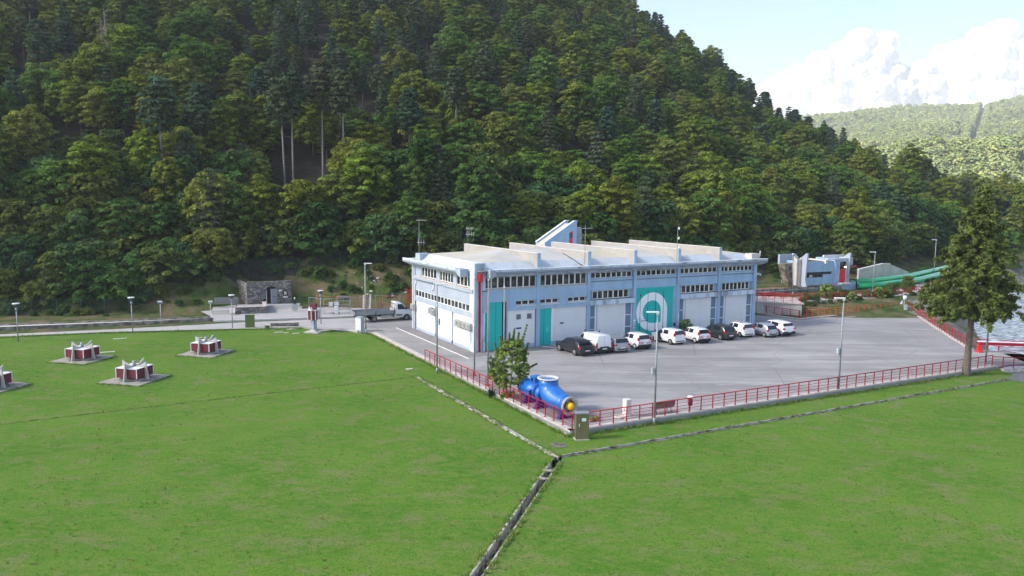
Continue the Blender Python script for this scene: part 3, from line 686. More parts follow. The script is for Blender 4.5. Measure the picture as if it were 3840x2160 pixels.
part('back_eaves', 'fascia', (-.9,39.0,15.4,16.6,7.7,8.06)); part('side_eaves', 'fascia', (38.2,39.0,-.9,16.6,7.7,8.07))
part('gutter_floor', 'conc', (.3,38.2,-.5,16,7.96,8.0))
# roof: steep skirt, then a low hip; concrete fins over the pillars
def frustum(x0, x1, y0, y1, z0, ins, z1):
    vs = [(x0,y0,z0),(x1,y0,z0),(x1,y1,z0),(x0,y1,z0),(x0+ins,y0+ins,z1),(x1-ins,y0+ins,z1),(x1-ins,y1-ins,z1),(x0+ins,y1-ins,z1)]
    return MB().add(vs, [(0,1,5,4),(1,2,6,5),(2,3,7,6),(3,0,4,7),(0,3,2,1)])
frustum(.35,37.9,.35,15.35,8.0,.85,8.66).build('roof_skirt', M['skirt'], bd)
rv = [(1.2,1.2,8.66),(37.05,1.2,8.66),(37.05,14.5,8.66),(1.2,14.5,8.66),(8.0,7.85,9.47),(31.4,7.85,9.47)]
MB().add(rv, [(0,1,5,4),(1,2,5),(2,3,4,5),(3,0,4)]).build('roof', M['roof'], bd)
for s in PIL:
    f = part('roof_fin', 'finc', (s-.19,s+.19,.02,17.0,8.0,9.5)); part('fin_face', 'blue', (s-.2,s+.2,-.01,.018,8.0,9.51), parent=f); part('fin_cap', 'kerb', (s-.21,s+.21,.02,17.02,9.503,9.55), parent=f)
part('roof_box', 'pale', (.1,1.4,13.9,15.2,8.0,8.72)); part('roof_box', 'conc', (36.95,38.3,-.3,.9,8.0,8.7), bevel=.03)
MB().tube([(38.3,.3,8.3),(38.9,.3,8.25),(38.95,.3,8.4),(38.95,.3,8.95)], .05, 6).build('vent_pipe', M['white'], bd)
MB().tube([(11.4,2.0,9.3),(12.2,1.3,8.72),(12.6,.6,8.25),(12.7,.1,8.1)], .04, 6).build('roof_cable', M['black'], bd)
for x in (15.0, 21.1):
    MB().tube([(x,-.95,8.12),(x+.02,-.98,7.7),(x-.3,-.5,7.3),(x-.9,-.1,7.0)], .03, 5).build('hanging_cable', M['steel'], bd)
# left end wall, same blue paint in a paler skylit tone
part('end_wall_panel', 'pale', (-.03,.3,.05,15.1,4.62,5.82)); part('ledge', 'pale', (-.2,.3,.05,15.1,5.82,6.12)); part('beam', 'pale', (-.06,.3,.05,15.1,3.34,3.84))
part('sill', 'coping', (-.22,.28,.05,15.1,6.122,6.2))
for t0, t1 in ((9.3,13.35),(5.05,8.4),(.05,4.2)): windows(t0, t1, 6.26, 7.3, 5, .14, True)
part('pilaster', 'pale', (.05,.3,8.42,9.28,6.2,7.3), (.05,.3,4.22,5.03,6.2,7.3), (.05,.3,13.4,15.1,6.2,7.3))
windows(.1, 14.9, 3.86, 4.6, 17, .02, True)
part('white_panel', 'panel', (.02,.3,9.55,14.8,.3,3.338)); part('white_panel', 'panel', (.02,.3,5.22,8.66,.3,3.338)); part('white_panel', 'panel', (.02,.3,.1,4.82,.3,3.338))
part('plinth', 'pale', (-.01,.3,9.55,14.8,0,.298), (-.01,.3,5.22,8.66,0,.298), (-.01,.3,.1,4.82,0,.298))
part('pillar', 'pale', (-.05,.32,15.1,15.75,0,7.3)); part('downpipe', 'white', (-.16,-.06,15.55,15.66,0,7.4)); 
MB().tube([(-.1,14.7,5.6),(-.1,14.7,5.25),(-.1,15.0,5.1),(-.1,15.0,.1)], .06, 6).build('downpipe', M['white'], bd)
MB().tube([(-.1,9.6,5.75),(-.1,9.6,5.2),(-.1,10.2,5.0)], .06, 6).build('downpipe', M['white'], bd)
MB().cyl((-.25,9.5,5.86),(-.25,14.8,5.86),.05,n=6).build('cable_tray', M['soffit'], bd)
# stair tower behind the roof
tw = part('stair_tower', 'blue', (19.3,23.9,18.25,19.75,0,8.8))
for y0 in (17.95, 19.95): MB().prism([(19.1,0),(24.0,0),(24.0,12.1),(23.55,12.1),(19.1,9.42)], y0, y0+.28, 'y').build('tower_wall', M['blue'], tw)
MB().prism([(19.1,8.8),(23.9,8.8),(23.9,11.75),(23.4,11.75),(19.1,9.15)], 18.24, 19.94, 'y').build('tower_roof', M['roof'], tw)
MB().prism([(19.05,9.43),(23.6,12.17),(24.05,12.17),(24.05,12.11),(23.58,12.11),(19.05,9.37)], 17.9, 18.3, 'y').build('tower_coping', M['white'], tw)
MB().prism([(19.05,9.43),(23.6,12.17),(24.05,12.17),(24.05,12.11),(23.58,12.11),(19.05,9.37)], 19.9, 20.28, 'y').build('tower_coping', M['white'], tw)
dr_ = MB().prism([(22.85,8.8),(23.35,8.8),(23.35,10.8),(22.85,10.6)], 17.9, 17.949, 'y').build('tower_door', M['brightred'], tw); part('pane', 'glass', (22.9,23.3,17.87,17.899,9.85,10.55), parent=tw)
part('stair_tower_back', 'soffit', (24.0,24.9,18.1,20.1,0,11.3), parent=tw)
def bl(s, t, z=0):
    c, s_ = math.cos(TH), math.sin(TH); return Vector((BO.x+s*c-t*s_, BO.y+s*s_+t*c, z))
# air units on the end wall, lamps and cameras
proto = None
for k, (t, z, lb) in enumerate(((15.2,2.3,'beige air unit at the far corner of the end wall'),(9.4,2.45,'beige air unit in the middle of the end wall behind the lamp post'),(10.1,2.55,'beige air unit hung just left of the middle one'),(3.3,2.2,'first of four air units in a row, farthest from the red duct'),(2.4,2.2,'second air unit of the row of four on the end wall'),(1.5,2.2,'third air unit of the row of four on the end wall'),(.6,2.2,'last air unit of the row of four, closest to the red duct'))):
    if proto is None:
        r = empty('air_unit'); MB().box(-.36,.0,-.42,.42,0,.6).build('casing', M['ac'], r, .02); MB().cyl((-.37,-.1,.3),(-.40,-.1,.3),.22,n=14).build('fan_grille', M['steel'], r); MB().box(-.4,.04,-.3,-.26,-.08,-.0).box(-.4,.04,.26,.3,-.08,0).build('bracket', M['steel'], r); proto = r
    else: r = dup(proto)
    r.location = bl(-.06, t, z); r.rotation_euler = (0,0,TH); tag(r, lb, 'air conditioner', 'air units on the end wall')
# apron kerbs round the building
def BL(*p): return [xy(bl(s, t)) for s, t in p]
clipmesh('apron', BL((-1.7,17),(-1.7,-2.4),(8.3,-2.4),(7.4,-.0),(0,0),(0,17)), lambda x, y: .0, M['asphd'], 6., lift=.012)
tag(strip('kerb', densify(BL((-1.75,16.6),(-1.75,-2.45),(9.2,-2.45),(7.6,-.4)), 4), .12, -.01, .05, M['kerb']), 'thin white kerb round the corner of the building apron', 'kerb')
tag(strip('kerb', BL((9.0,-.3),(11.0,-2.4),(13.6,-2.4)), .12, -.01, .05, M['kerb']), 'thin white kerb angled out beside the narrower turquoise door', 'kerb')
clipmesh('patch', BL((8.7,-.05),(9.6,-2.5),(12.6,-4.4),(7.6,-4.4),(7.6,-.1)), lambda x, y: .0, M['asphd'], 6., lift=.008)
# masts on the roof
def mast(s, t, z, H, label, arms=(), dishes=()):
    r = empty('antenna', bl(s, t, z), TH, label, 'antenna', 'aerials on the roof')
    MB().cyl((0,0,0),(0,0,H),.035,.022,n=6).build('mast', M['steel'], r)
    for (h, L, a, n, el) in arms:
        b = MB(); c, s_ = math.cos(a), math.sin(a); b.cyl((-L*.25*c,-L*.25*s_,h),(L*.75*c,L*.75*s_,h),.018,n=5)
        for k in range(n):
            q = -L*.25+L*(k+.5)/n; e = el*(1-.25*k/n)
            if el > 0: b.cyl((q*c+e*s_,q*s_-e*c,h),(q*c-e*s_,q*s_+e*c,h),.012,n=4)
            else: b.cyl((q*c,q*s_,h+e),(q*c,q*s_,h-e),.012,n=4)
        b.build('aerial', M['lampw'], r)
    for h, dx in dishes: MB().cyl((dx,0,h),(dx+.12,-.1,h),.05,.2,n=12).build('dish', M['lampw'], r)
    return r
mast(.3,14.6,8.7,3.8,'tall thin antenna mast at the far left corner of the roof', ((3.75,1.2,-.3,8,.18),(1.25,.9,-.3,3,-.42)))
mast(7.2,16.2,9.5,2.1,'antenna mast with two aerials at the back of the leftmost roof fin', ((1.9,1.1,.1,5,-.2),(1.2,1.5,.3,4,-.35)))
mast(13.3,.6,8.0,4.3,'antenna mast with one crossbar at the front of the second roof fin', ((3.95,1.2,-.2,1,.0001),))
mast(25.3,-.2,8.0,4.1,'slim mast carrying three small white dishes on the front eaves', (), ((3.85,.05),(2.75,.05),(1.7,.1)))
cm = empty('security_camera', bl(38.25,0,6.0), TH, 'white security camera on the right corner of the building', 'camera')
MB().box(0,.25,-.08,.08,.1,.3).build('bracket', M['white'], cm); MB().tube([(.25,0,.25),(.45,0,.28),(.55,0,.2)],.03,6).sphere((.6,0,.08),.13,8).build('housing', M['white'], cm)
# ================================================================ vehicles, nose towards +x
GL = M['carglass'] = pm('car_glass', (.012,.014,.018), rough=.08, spec=.7)
def paint(name, c, metal=0., rough=.32): return pm(name, c, rough=rough, metal=metal, coat=.6)
CP = dict(white=paint('car_white', (.78,.79,.80)), dgrey=paint('car_dark_grey', (.035,.037,.045), .5), silver=paint('car_silver', (.36,.36,.37), .6), lsilver=paint('car_light_silver', (.42,.45,.50), .6), brown=paint('car_brown_grey', (.05,.048,.05), .5))
M['taill'] = pm('tail_light', (.35,.005,.02), rough=.2, spec=.8); M['plate'] = pm('number_plate', (.70,.72,.74), rough=.5)
WH = {}
def wheel(parent, x, y, r, side, steel=False):
    k = (round(r, 3), side, steel)
    if k in WH: o = dup(WH[k], parent)
    else:
        o = MB().cyl((0,-.1*side,0),(0,.1*side,0),r,n=20).build('wheel', M['tyre'], parent)
        b = MB().cyl((0,.09*side,0),(0,.104*side,0),r*.66,n=16)
        for i in range(5):
            a = 2*math.pi*i/5+.3; b.cyl((0,.108*side,0),(math.cos(a)*r*.6,.108*side,math.sin(a)*r*.6),.03,n=4)
        b.build('rim', M['rim'] if not steel else M['white'], o); MB().cyl((0,.1*side,0),(0,.1065*side,0),r*.5,n=12).build('brake', M['black'], o) if not steel else None
        WH[k] = o
    o.location = (x, y, r)
def make_car(name, label, pos, ang, L=3.7, W=1.64, H=1.55, wb=2.3, ro=.62, col='white', prof=None, r=.29, side=((.33,.50),(.53,.72)), rear='tall', bumper='body', plate=.72, lamps='high', extra=None, steel=False, door_open=False, group='cars parked in front of the building', cat='car'):
    root = empty(name, (pos[0], pos[1], 0), ang, label, cat, group); hw = W/2; body = CP[col]
    prof = prof or [(0,.40,.80),(.02,.50,.90),(.08,.58,.96),(.24,.63,1),(.30,.665,1),(.42,.95,1),(.55,1,1),(.80,.985,1),(.93,.955,.98),(.975,.66,.97),(1,.52,.93)]
    belt = lambda f: H*(.60+.05*f)
    Xf = lambda f: L*(.5-f) + (ro-(L-wb)/2)*0
    rings = []
    for f, zt, wf in prof:
        x = Xf(f); z = zt*H; bz = min(belt(f), z-.02); w_ = hw*wf; wr = w_*(.97-.20*max(0, min(1, (z-bz)/(H*.36)))) if z > bz+.05 else w_*.93
        z0 = .22 if .05 < f < .97 else .30
        half = [(w_*.86,z0),(w_,z0+.10),(w_*1.0,(z0+bz)*.55),(w_*.975,bz),(wr,z-.05 if z > bz+.08 else bz+.01),(wr*.86,z),(0,z+.012)]
        rings.append([(x,-y,zz) for y, zz in half]+[(x,y,zz) for y, zz in half[-2::-1]])
    n = len(rings[0]); vs = [p for r_ in rings for p in r_]; fs = []
    for i in range(len(rings)-1):
        for k in range(n): fs.append((i*n+k, i*n+(k+1) % n, (i+1)*n+(k+1) % n, (i+1)*n+k))
    fs += [tuple(range(n-1,-1,-1)), tuple(range((len(rings)-1)*n, len(rings)*n))]
    b = MB(); b.add(vs, fs, 0, True); bo = b.build('body', body, root)
    md = bo.modifiers.new('edge', 'BEVEL'); md.width = .03; md.segments = 1; md.limit_method = 'ANGLE'; md.angle_limit = R_(35)
    fr = [p[0] for p in prof]
    def ringat(f):
        i = max(0, min(len(prof)-2, sum(1 for q in fr if q <= f)-1)); t = (f-fr[i])/(fr[i+1]-fr[i]); return [tuple(a*(1-t)+c*t for a, c in zip(p, q)) for p, q in zip(rings[i], rings[i+1])]
    def sidept(f, v, s):
        rg = ringat(f); a, c = (Vector(rg[3]), Vector(rg[4])) if s < 0 else (Vector(rg[n-3-1+0]), Vector(rg[n-4-1+0]))
        if s > 0: a, c = Vector(rg[n-4]), Vector(rg[n-5])
        p = a.lerp(c, v); p.y += s*.012; return p
    for s in (-1, 1):
        for wi, (f0, f1) in enumerate(side):
            if door_open and s > 0 and wi == 0: continue
            vs = []; m_ = 5
            for k in range(m_+1):
                f = f0+(f1-f0)*k/m_; vs += [sidept(f, .10, s), sidept(f, .90, s)]
            bb = MB(); bb.add(vs, [(2*k,2*k+2,2*k+3,2*k+1) for k in range(m_)]); bb.build('side_window', GL, root, fix=False)
        MB().box(Xf(.33)-.10,Xf(.33)+.05,s*hw*.98,s*(hw+.13),belt(.3)+.0,belt(.3)+.14).build('mirror', body if col != 'white' else M['black'], root, .02)
    # windscreen and rear window follow the body skin
    def across(fa, fb, wk, name):
        A, Bq = ringat(fa), ringat(fb); a5, b5 = A[4], Bq[4]; za = A[6][2]; zb = Bq[6][2]
        q = [(A[6][0],-abs(a5[1])*wk,za),(A[6][0],abs(a5[1])*wk,za),(Bq[6][0],abs(b5[1])*wk,zb),(Bq[6][0],-abs(b5[1])*wk,zb)]
        nrm = (Vector(q[1])-Vector(q[0])).cross(Vector(q[3])-Vector(q[0])).normalized(); nrm = nrm if (nrm.x > 0) == (fa < .5) else -nrm
        MB().add([Vector(p)+nrm*.016 for p in q], [(0,1,2,3)]).build(name, GL, root, fix=False)
    ws = [i for i in range(len(prof)) if prof[i][1] > .9][0]; f0 = prof[ws-1][0]; f1 = prof[ws][0]
    across(f0+(f1-f0)*.08, f0+(f1-f0)*.95, .93, 'windscreen')
    we = [i for i in range(len(prof)) if prof[i][1] > .82][-1]; g0 = prof[we][0]; g1 = prof[we+1][0]
    if cat != 'van': across(g0+(g1-g0)*.10, g0+(g1-g0)*(.95 if rear != 'short' else .8), .90, 'rear_window')
    xr = Xf(1.0)
    for s in (-1, 1):
        if lamps == 'high': vs = (xr+.02,xr+.22,s*hw*.74,s*hw*.965,H*.60,H*.82)
        elif lamps == 'mid': vs = (xr-.02,xr+.2,s*hw*.66,s*hw*.985,H*.50,H*.60)
        elif lamps == 'van': vs = (xr-.02,xr+.12,s*hw*.88,s*hw*1.01,H*.36,H*.62)
        else: vs = (xr-.0,xr+.22,s*hw*.70,s*hw*.985,H*.48,H*.64)
        MB().box(vs[0],vs[1],min(vs[2],vs[3]),max(vs[2],vs[3]),vs[4],vs[5]).build('tail_light', M['taill'], root, .015)
        MB().box(Xf(0)-.18,Xf(0)-.01 if lamps != 'van' else Xf(0),s*hw*.5 if s > 0 else -hw*.85,hw*.85 if s > 0 else -hw*.5,H*.40,H*.48).build('headlight', M['lampw'], root, .015)
    bm_ = {'body': body, 'black': M['black']}[bumper]
    MB().box(xr-.05,xr+.25,-hw*.97,hw*.97,.24,H*.35).build('rear_bumper', bm_, root, .05)
    if bumper == 'body': MB().box(xr-.065,xr+.1,-hw*.72,hw*.72,.34,.46).build('bumper_strip', M['black'], root, .02)
    MB().box(xr-.075,xr-.052,-.26,.26,H*plate-.36 if plate > .6 else .5,H*plate-.25 if plate > .6 else .61).build('number_plate', M['plate'], root)
    xa = Xf(1)+ro; 
    for x in (xa, xa+wb):
        for s in (-1, 1):
            MB().cyl((x,s*(hw-.22),r),(x,s*(hw+.004),r),r*1.16,n=20).build('wheel_arch', M['black'], root); wheel(root, x, s*(hw-.075), r, s, steel)
    if extra: extra(root, Xf, hw, H, xr)
    return root
def rearpos(sx, ty, ro, L):   # rear axle at building coordinates -> car centre
    return bl(sx, ty+ (L/2-ro))
AX = TH+math.pi/2
def sport(root, Xf, hw, H, xr):
    MB().box(Xf(.93)-.12,Xf(.93)+.05,-hw*.78,hw*.78,H*.955,H*.985).build('spoiler', M['black'], root, .01)
    MB().add([(xr-.03,-.55,H*.57),(xr-.03,.55,H*.57),(xr-.03,.35,H*.38),(xr-.03,-.35,H*.38)],[(0,3,2,1)]).build('tailgate_panel', M['black'], root, fix=False)
def chev(root, Xf, hw, H, xr):
    b = MB(); w_ = hw*.88
    b.box(xr-.03,xr-.01,-w_,w_,H*.37,H*.56); p = b.build('warning_panel', M['white'], root)
    b = MB()
    for s in (-1,1):
        for k in range(3):
            y0 = s*(.12+.24*k); y1 = s*(.24+.24*k); b.add([(xr-.036,y0,H*.56),(xr-.036,y1,H*.56),(xr-.036,y1+s*.16,H*.38),(xr-.036,y0+s*.16,H*.38)],[(0,1,2,3)])
    b.build('red_stripes', M['maroonl'], p, fix=False)
    b = MB()
    for s in (-1,1):
        for k in range(4): b.box(Xf(.34+.11*k),Xf(.31+.11*k),min(s*(hw+.002),s*(hw+.012)),max(s*(hw+.002),s*(hw+.012)),.50,.58)
    b.build('side_stripes', M['redor'], root)
M['maroonl'] = pm('stripe_red', (.45,.03,.05), rough=.5)
def beacon(root, Xf, hw, H, xr): chev(root, Xf, hw, H, xr); MB().sphere((Xf(.75),.25,H+.06),.13,10,0,.6).build('beacon', M['lampw'], root)
def rack(root, Xf, hw, H, xr):
    b = MB()
    for f in (.5,.78): b.cyl((Xf(f),-.6,H+.09),(Xf(f),.6,H+.09),.03,n=6).cyl((Xf(f),-.6,H-.03),(Xf(f),-.6,H+.09),.03,n=6).cyl((Xf(f),.6,H-.03),(Xf(f),.6,H+.09),.03,n=6)
    b.cyl((Xf(.45),.55,H+.14),(Xf(.85),.55,H+.14),.05,n=8); b.build('roof_rack', M['steel'], root)
LEAF = [(0,.46,.78),(.03,.56,.90),(.10,.62,.97),(.22,.66,1),(.27,.68,1),(.44,.97,1),(.56,1,1),(.74,.965,1),(.86,.90,.98),(.965,.66,.97),(1,.56,.92)]
MPV = [(0,.42,.80),(.03,.52,.92),(.14,.60,.98),(.20,.63,1),(.42,.96,1),(.56,1,1),(.76,.975,1),(.90,.91,.98),(.98,.62,.97),(1,.54,.93)]
AYG = [(0,.42,.80),(.03,.52,.92),(.10,.60,.97),(.22,.65,1),(.26,.67,1),(.42,.96,1),(.55,1,1),(.74,.975,1),(.90,.90,.97),(.985,.60,.96),(1,.52,.92)]
VAN = [(0,.40,.84),(.02,.46,.92),(.10,.53,.97),(.19,.56,1),(.22,.58,1),(.34,.93,1),(.42,.985,1),(.9,1,1),(.972,.985,1),(.985,.60,1),(1,.30,.99)]
SUV = [(0,.48,.82),(.03,.58,.93),(.10,.62,.98),(.25,.66,1),(.29,.68,1),(.43,.96,1),(.56,1,1),(.78,.975,1),(.91,.91,.98),(.975,.66,.97),(1,.50,.93)]
def van_x(root, Xf, hw, H, xr):
    for s, x in ((1,.36),(-1,.62)): MB().sphere((Xf(x),s*.45,H+.10),.09,8,0,1.3).build('beacon', pm('amber_beacon',(.10,.03,.06),rough=.3), root)
    MB().box(xr-.03,xr-.005,-.5,.5,H*.33,H*.41).build('plate_recess', M['black'], root); MB().box(xr-.012,xr,-.012,.012,.4,H*.95).build('door_seam', M['steel'], root)
    MB().box(xr-.03,xr-.005,hw*.60,hw*.98,.3,.6).build('corner_guard', M['black'], root)
make_car('dark_hatchback', 'dark grey hatchback, leftmost of the row beside the narrower turquoise door', rearpos(8.87,-5.6,.90,4.45), AX+R_(.5), 4.45,1.79,1.54,2.65,.90,'dgrey',LEAF,.33,((.34,.54),(.57,.76)),'tall','body',.5,'low',sport)
make_car('white_van', 'white delivery van with closed rear doors and two roof beacons', rearpos(11.06,-5.7,.72,4.4), AX+R_(-2.5), 4.4,1.8,1.86,2.75,.72,'white',VAN,.32,((.27,.42),),'short','black',.45,'van',van_x,cat='van')
make_car('silver_hatchback', 'silver grey hatchback between the white van and a striped white car', rearpos(13.15,-6.0,.78,4.25), AX+R_(-6), 4.25,1.79,1.48,2.63,.78,'silver',None,.32,((.36,.53),(.56,.80)),'tall','body',.5,'mid')
make_car('white_compact_car', 'white compact car with red and white chevrons, just right of the silver grey hatchback', rearpos(16.09,-5.85,.58,3.65), AX+R_(-4), col='white', extra=chev, bumper='black', steel=True)
oc = make_car('white_compact_car', 'white compact car standing with its front door open before the gate emblem', rearpos(20.88,-5.45,.58,3.65), AX+R_(2), col='white', door_open=True)
make_car('white_compact_car', 'white compact car with chevrons and a white roof dome, left of the dark people carrier', rearpos(23.95,-6.1,.58,3.65), AX+R_(-6), col='white', extra=beacon, bumper='black', steel=True)
make_car('dark_people_carrier', 'dark brownish grey people carrier parked between two white compact cars', rearpos(27.64,-5.95,.72,3.9), AX+R_(-2), 3.9,1.76,1.60,2.57,.72,'brown',MPV,.31,((.24,.46),(.49,.78)),'tall','body',.5,'low')
make_car('white_compact_car', 'white compact car with a roof rack at the right corner of the building', rearpos(30.85,-5.65,.58,3.65), AX+R_(-3), col='white', extra=rack)
make_car('silver_compact_car', 'small light silver car parked second from the right end of the row', rearpos(33.25,-6.9,.55,3.45), AX+R_(-3), 3.45,1.62,1.47,2.34,.55,'lsilver',AYG,.28,((.30,.48),(.51,.74)),'tall','body',.5,'low')
make_car('white_suv', 'white sport utility car with black lower trim at the right end of the row', rearpos(35.55,-6.9,.85,4.45), AX+R_(-4), 4.45,1.84,1.60,2.62,.85,'white',SUV,.34,((.33,.53),(.56,.80)),'short','black',.5,'mid')
# open door and dark cabin of the fifth car
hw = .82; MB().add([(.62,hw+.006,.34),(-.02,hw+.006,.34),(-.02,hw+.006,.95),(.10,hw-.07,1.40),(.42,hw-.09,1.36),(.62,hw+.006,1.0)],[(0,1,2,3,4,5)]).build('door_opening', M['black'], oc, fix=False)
dd_ = MB().prism([(0,.32),(1.0,.32),(1.05,.95),(0,.95)],0,.07,'y').build('open_door', CP['white'], oc); dd_.location = (.68,hw+.0,0); dd_.rotation_euler = (0,0,R_(118))
b = MB(); b.tube([(0.03,.03,.95),(.35,.03,1.42),(.85,.03,1.45),(1.02,.03,.95)],.03,5); b.build('window_frame', M['black'], dd_)
# flatbed truck
def truck():
    p = (at(1250+1010/6.5875, 1080+840/6.5875)+at(1250+1800/6.5875, 1080+790/6.5875))/2
    off_ = Vector((-math.sin(R_(26)), math.cos(R_(26)), 0))*.9
    r = empty('flatbed_truck', p+off_, R_(26), 'white flatbed truck with an empty grey cargo bed beside the building', 'truck'); hw = 1.0
    pr = [(2.95,.62,.86),(2.90,1.02,.90),(2.72,1.18,.94),(2.2,1.40,.97),(1.55,2.12,.97),(1.25,2.24,.97),(.75,2.28,.97),(.60,2.24,.97)]
    vs = []; 
    for x, z, k in pr:
        w_ = hw*k; wr = w_*(.80 if z > 1.6 else .95); h = [(w_*.9,.35),(w_,.5),(w_,1.1 if z > 1.3 else z*.7),(w_*.97,min(z-.05,1.38)),(wr,z-.05),(wr*.85,z),(0,z+.02)]
        vs += [(x,-y,q) for y, q in h]+[(x,y,q) for y, q in h[-2::-1]]
    n = 13; fs = [(i*n+k,i*n+(k+1)%n,(i+1)*n+(k+1)%n,(i+1)*n+k) for i in range(7) for k in range(n)]+[tuple(range(n-1,-1,-1)),tuple(range(7*n,8*n))]
    MB().add(vs, fs, 0, True).build('cab', CP['white'], r)
    for s in (-1,1):
        y = s*.965; bb = MB().add([(2.02,y*1.008,1.38),(.95,y*1.008,1.38),(.95,y*.86,2.02),(1.50,y*.86,2.0)],[(0,1,2,3)]); bb.build('side_window', GL, r, fix=False)
        MB().box(1.9,2.05,s*.97 if s>0 else -1.25,1.25 if s>0 else -.97,1.35,1.65).build('mirror', M['black'], r, .02)
        MB().box(2.55,2.85,s*.55 if s>0 else -.85,.85 if s>0 else -.55,.85,1.05).build('headlight', M['lampw'], r); MB().box(.72,1.5,y*1.0-.01,y*1.0+.04*s,.62,.76).build('side_moulding', M['black'], r)
    MB().add([(2.18,-.84,1.46),(2.18,.84,1.46),(1.58,.72,2.10),(1.58,-.72,2.10)],[(0,1,2,3)]).build('windscreen', GL, r, fix=False)
    MB().box(2.8,3.0,-.93,.93,.32,.72).build('front_bumper', M['black'], r, .05)
    MB().box(-4.2,.55,-.45,-.30,.55,.80).box(-4.2,.55,.30,.45,.55,.80).build('chassis', M['black'], r)
    MB().box(-4.35,.5,-1.05,1.05,.86,.96).build('bed_floor', M['soffit'], r)
    for nm, bx in (('side_board',(-4.35,.45,-1.08,-1.04,.9,1.34)),('side_board',(-4.35,.45,1.04,1.08,.9,1.34)),('tail_board',(-4.4,-4.36,-1.08,1.08,.9,1.34))):
        bo = MB().box(*bx).build(nm, M['steel'], r)
    b = MB()
    for s in (-1,1):
        for x in (-4.32,-1.9,.47): b.box(x,x+.07,s*1.09 if s>0 else -1.12,1.12 if s>0 else -1.09,.84,1.34)
    b.box(-4.4,.5,-1.1,-1.06,.80,.88).box(-4.4,.5,1.06,1.1,.80,.88); b.build('bed_post', M['black'], r)
    b = MB()
    for y in (-1.0,-.35,.35,1.0): b.box(.48,.53,y-.025,y+.025,.9,2.15)
    b.box(.48,.53,-1.0,1.0,2.1,2.15).box(.48,.53,-1.0,1.0,1.5,1.55); b.build('headboard_frame', M['black'], r); MB().box(.49,.52,-.97,.97,.96,1.5).build('headboard', M['ac'], r)
    for s in (-1,1):
        MB().box(-1.1,.25,s*.75 if s>0 else -1.0,1.0 if s>0 else -.75,.42,.78).build('tool_box', M['conc'], r)
        MB().box(-2.35,-1.45,s*.72 if s>0 else -1.02,1.02 if s>0 else -.72,.66,.72).build('mudguard', M['steel'], r)
        wheel(r, -2.0+.0, s*.88, .34, s); wheel(r, 2.05, s*.90, .34, s); MB().cyl((2.05,s*.7,.36),(2.05,s*1.004,.36),.42,n=18).build('wheel_arch', M['black'], r)
truck()
# ================================================================ trees
BL_COLS = [(0.049,0.102,0.023),(0.095,0.174,0.028),(0.069,0.133,0.033),(0.167,0.234,0.028),(0.123,0.163,0.026),(0.172,0.195,0.028),(0.105,0.195,0.041),(0.151,0.172,0.041),(0.213,0.242,0.045),(0.083,0.144,0.031)]
M['leaf'] = leafmat('broadleaf_foliage', BL_COLS, .28)
M['needle'] = leafmat('pine_foliage', [(.049,.089,.049),(.070,.115,.064),(.086,.115,.055),(.046,.095,.060),(.115,.127,.064)], .15)
M['bush'] = leafmat('shrub_foliage', [(0.040,0.090,0.025),(0.067,0.132,0.033),(0.126,0.143,0.030),(0.049,0.113,0.044),(0.093,0.134,0.033)], .25, 1.)
M['spruce'] = leafmat('spruce_foliage', [(.105,.138,.038),(.105,.138,.038)], .2, .9)
M['laurel'] = leafmat('laurel_foliage', [(.18,.245,.06),(.18,.245,.06)], .25, 1.6)
M['pale_leaf'] = leafmat('pale_foliage', [(.13,.18,.10),(.10,.15,.08)], .3, 2)
M['blade'] = leafmat('blade_foliage', [(.03,.075,.045),(.03,.075,.045)], .1, 2)
def leaves(C, Rr, per, size, rs, up=.75, aspect=1.6, inner=.55):
    "rhombic leaf faces over many small flattened lobes; C centres, Rr lobe radii"
    C = np.repeat(np.asarray(C, float), per, 0); Rr = np.repeat(np.asarray(Rr, float), per, 0); n = len(C)
    d = rs.normal(size=(n, 3)); d /= np.linalg.norm(d, axis=1)[:, None]; d[:, 2] = np.where(d[:, 2] < -.25, -d[:, 2], d[:, 2])
    rad = inner+(1-inner)*rs.random(n)**.5
    P = C+d*Rr*rad[:, None]
    N = d+rs.normal(size=(n, 3))*.45+np.array([0, 0, up]); N /= np.linalg.norm(N, axis=1)[:, None]
    T = np.cross(N, rs.normal(size=(n, 3))); T /= np.linalg.norm(T, axis=1)[:, None]; B = np.cross(N, T)
    s = size*(.6+.8*rs.random(n))[:, None]
    V = np.stack([P-T*s*aspect/2, P-B*s*.5, P+T*s*aspect/2-N*s*.12, P+B*s*.5], 1).reshape(-1, 3)
    return V, np.arange(4*n).reshape(n, 4)
def tree_root(name): return empty(name)
def trunkmesh(b, pts, rads, n=7): b.tube(pts, rads, n); return b
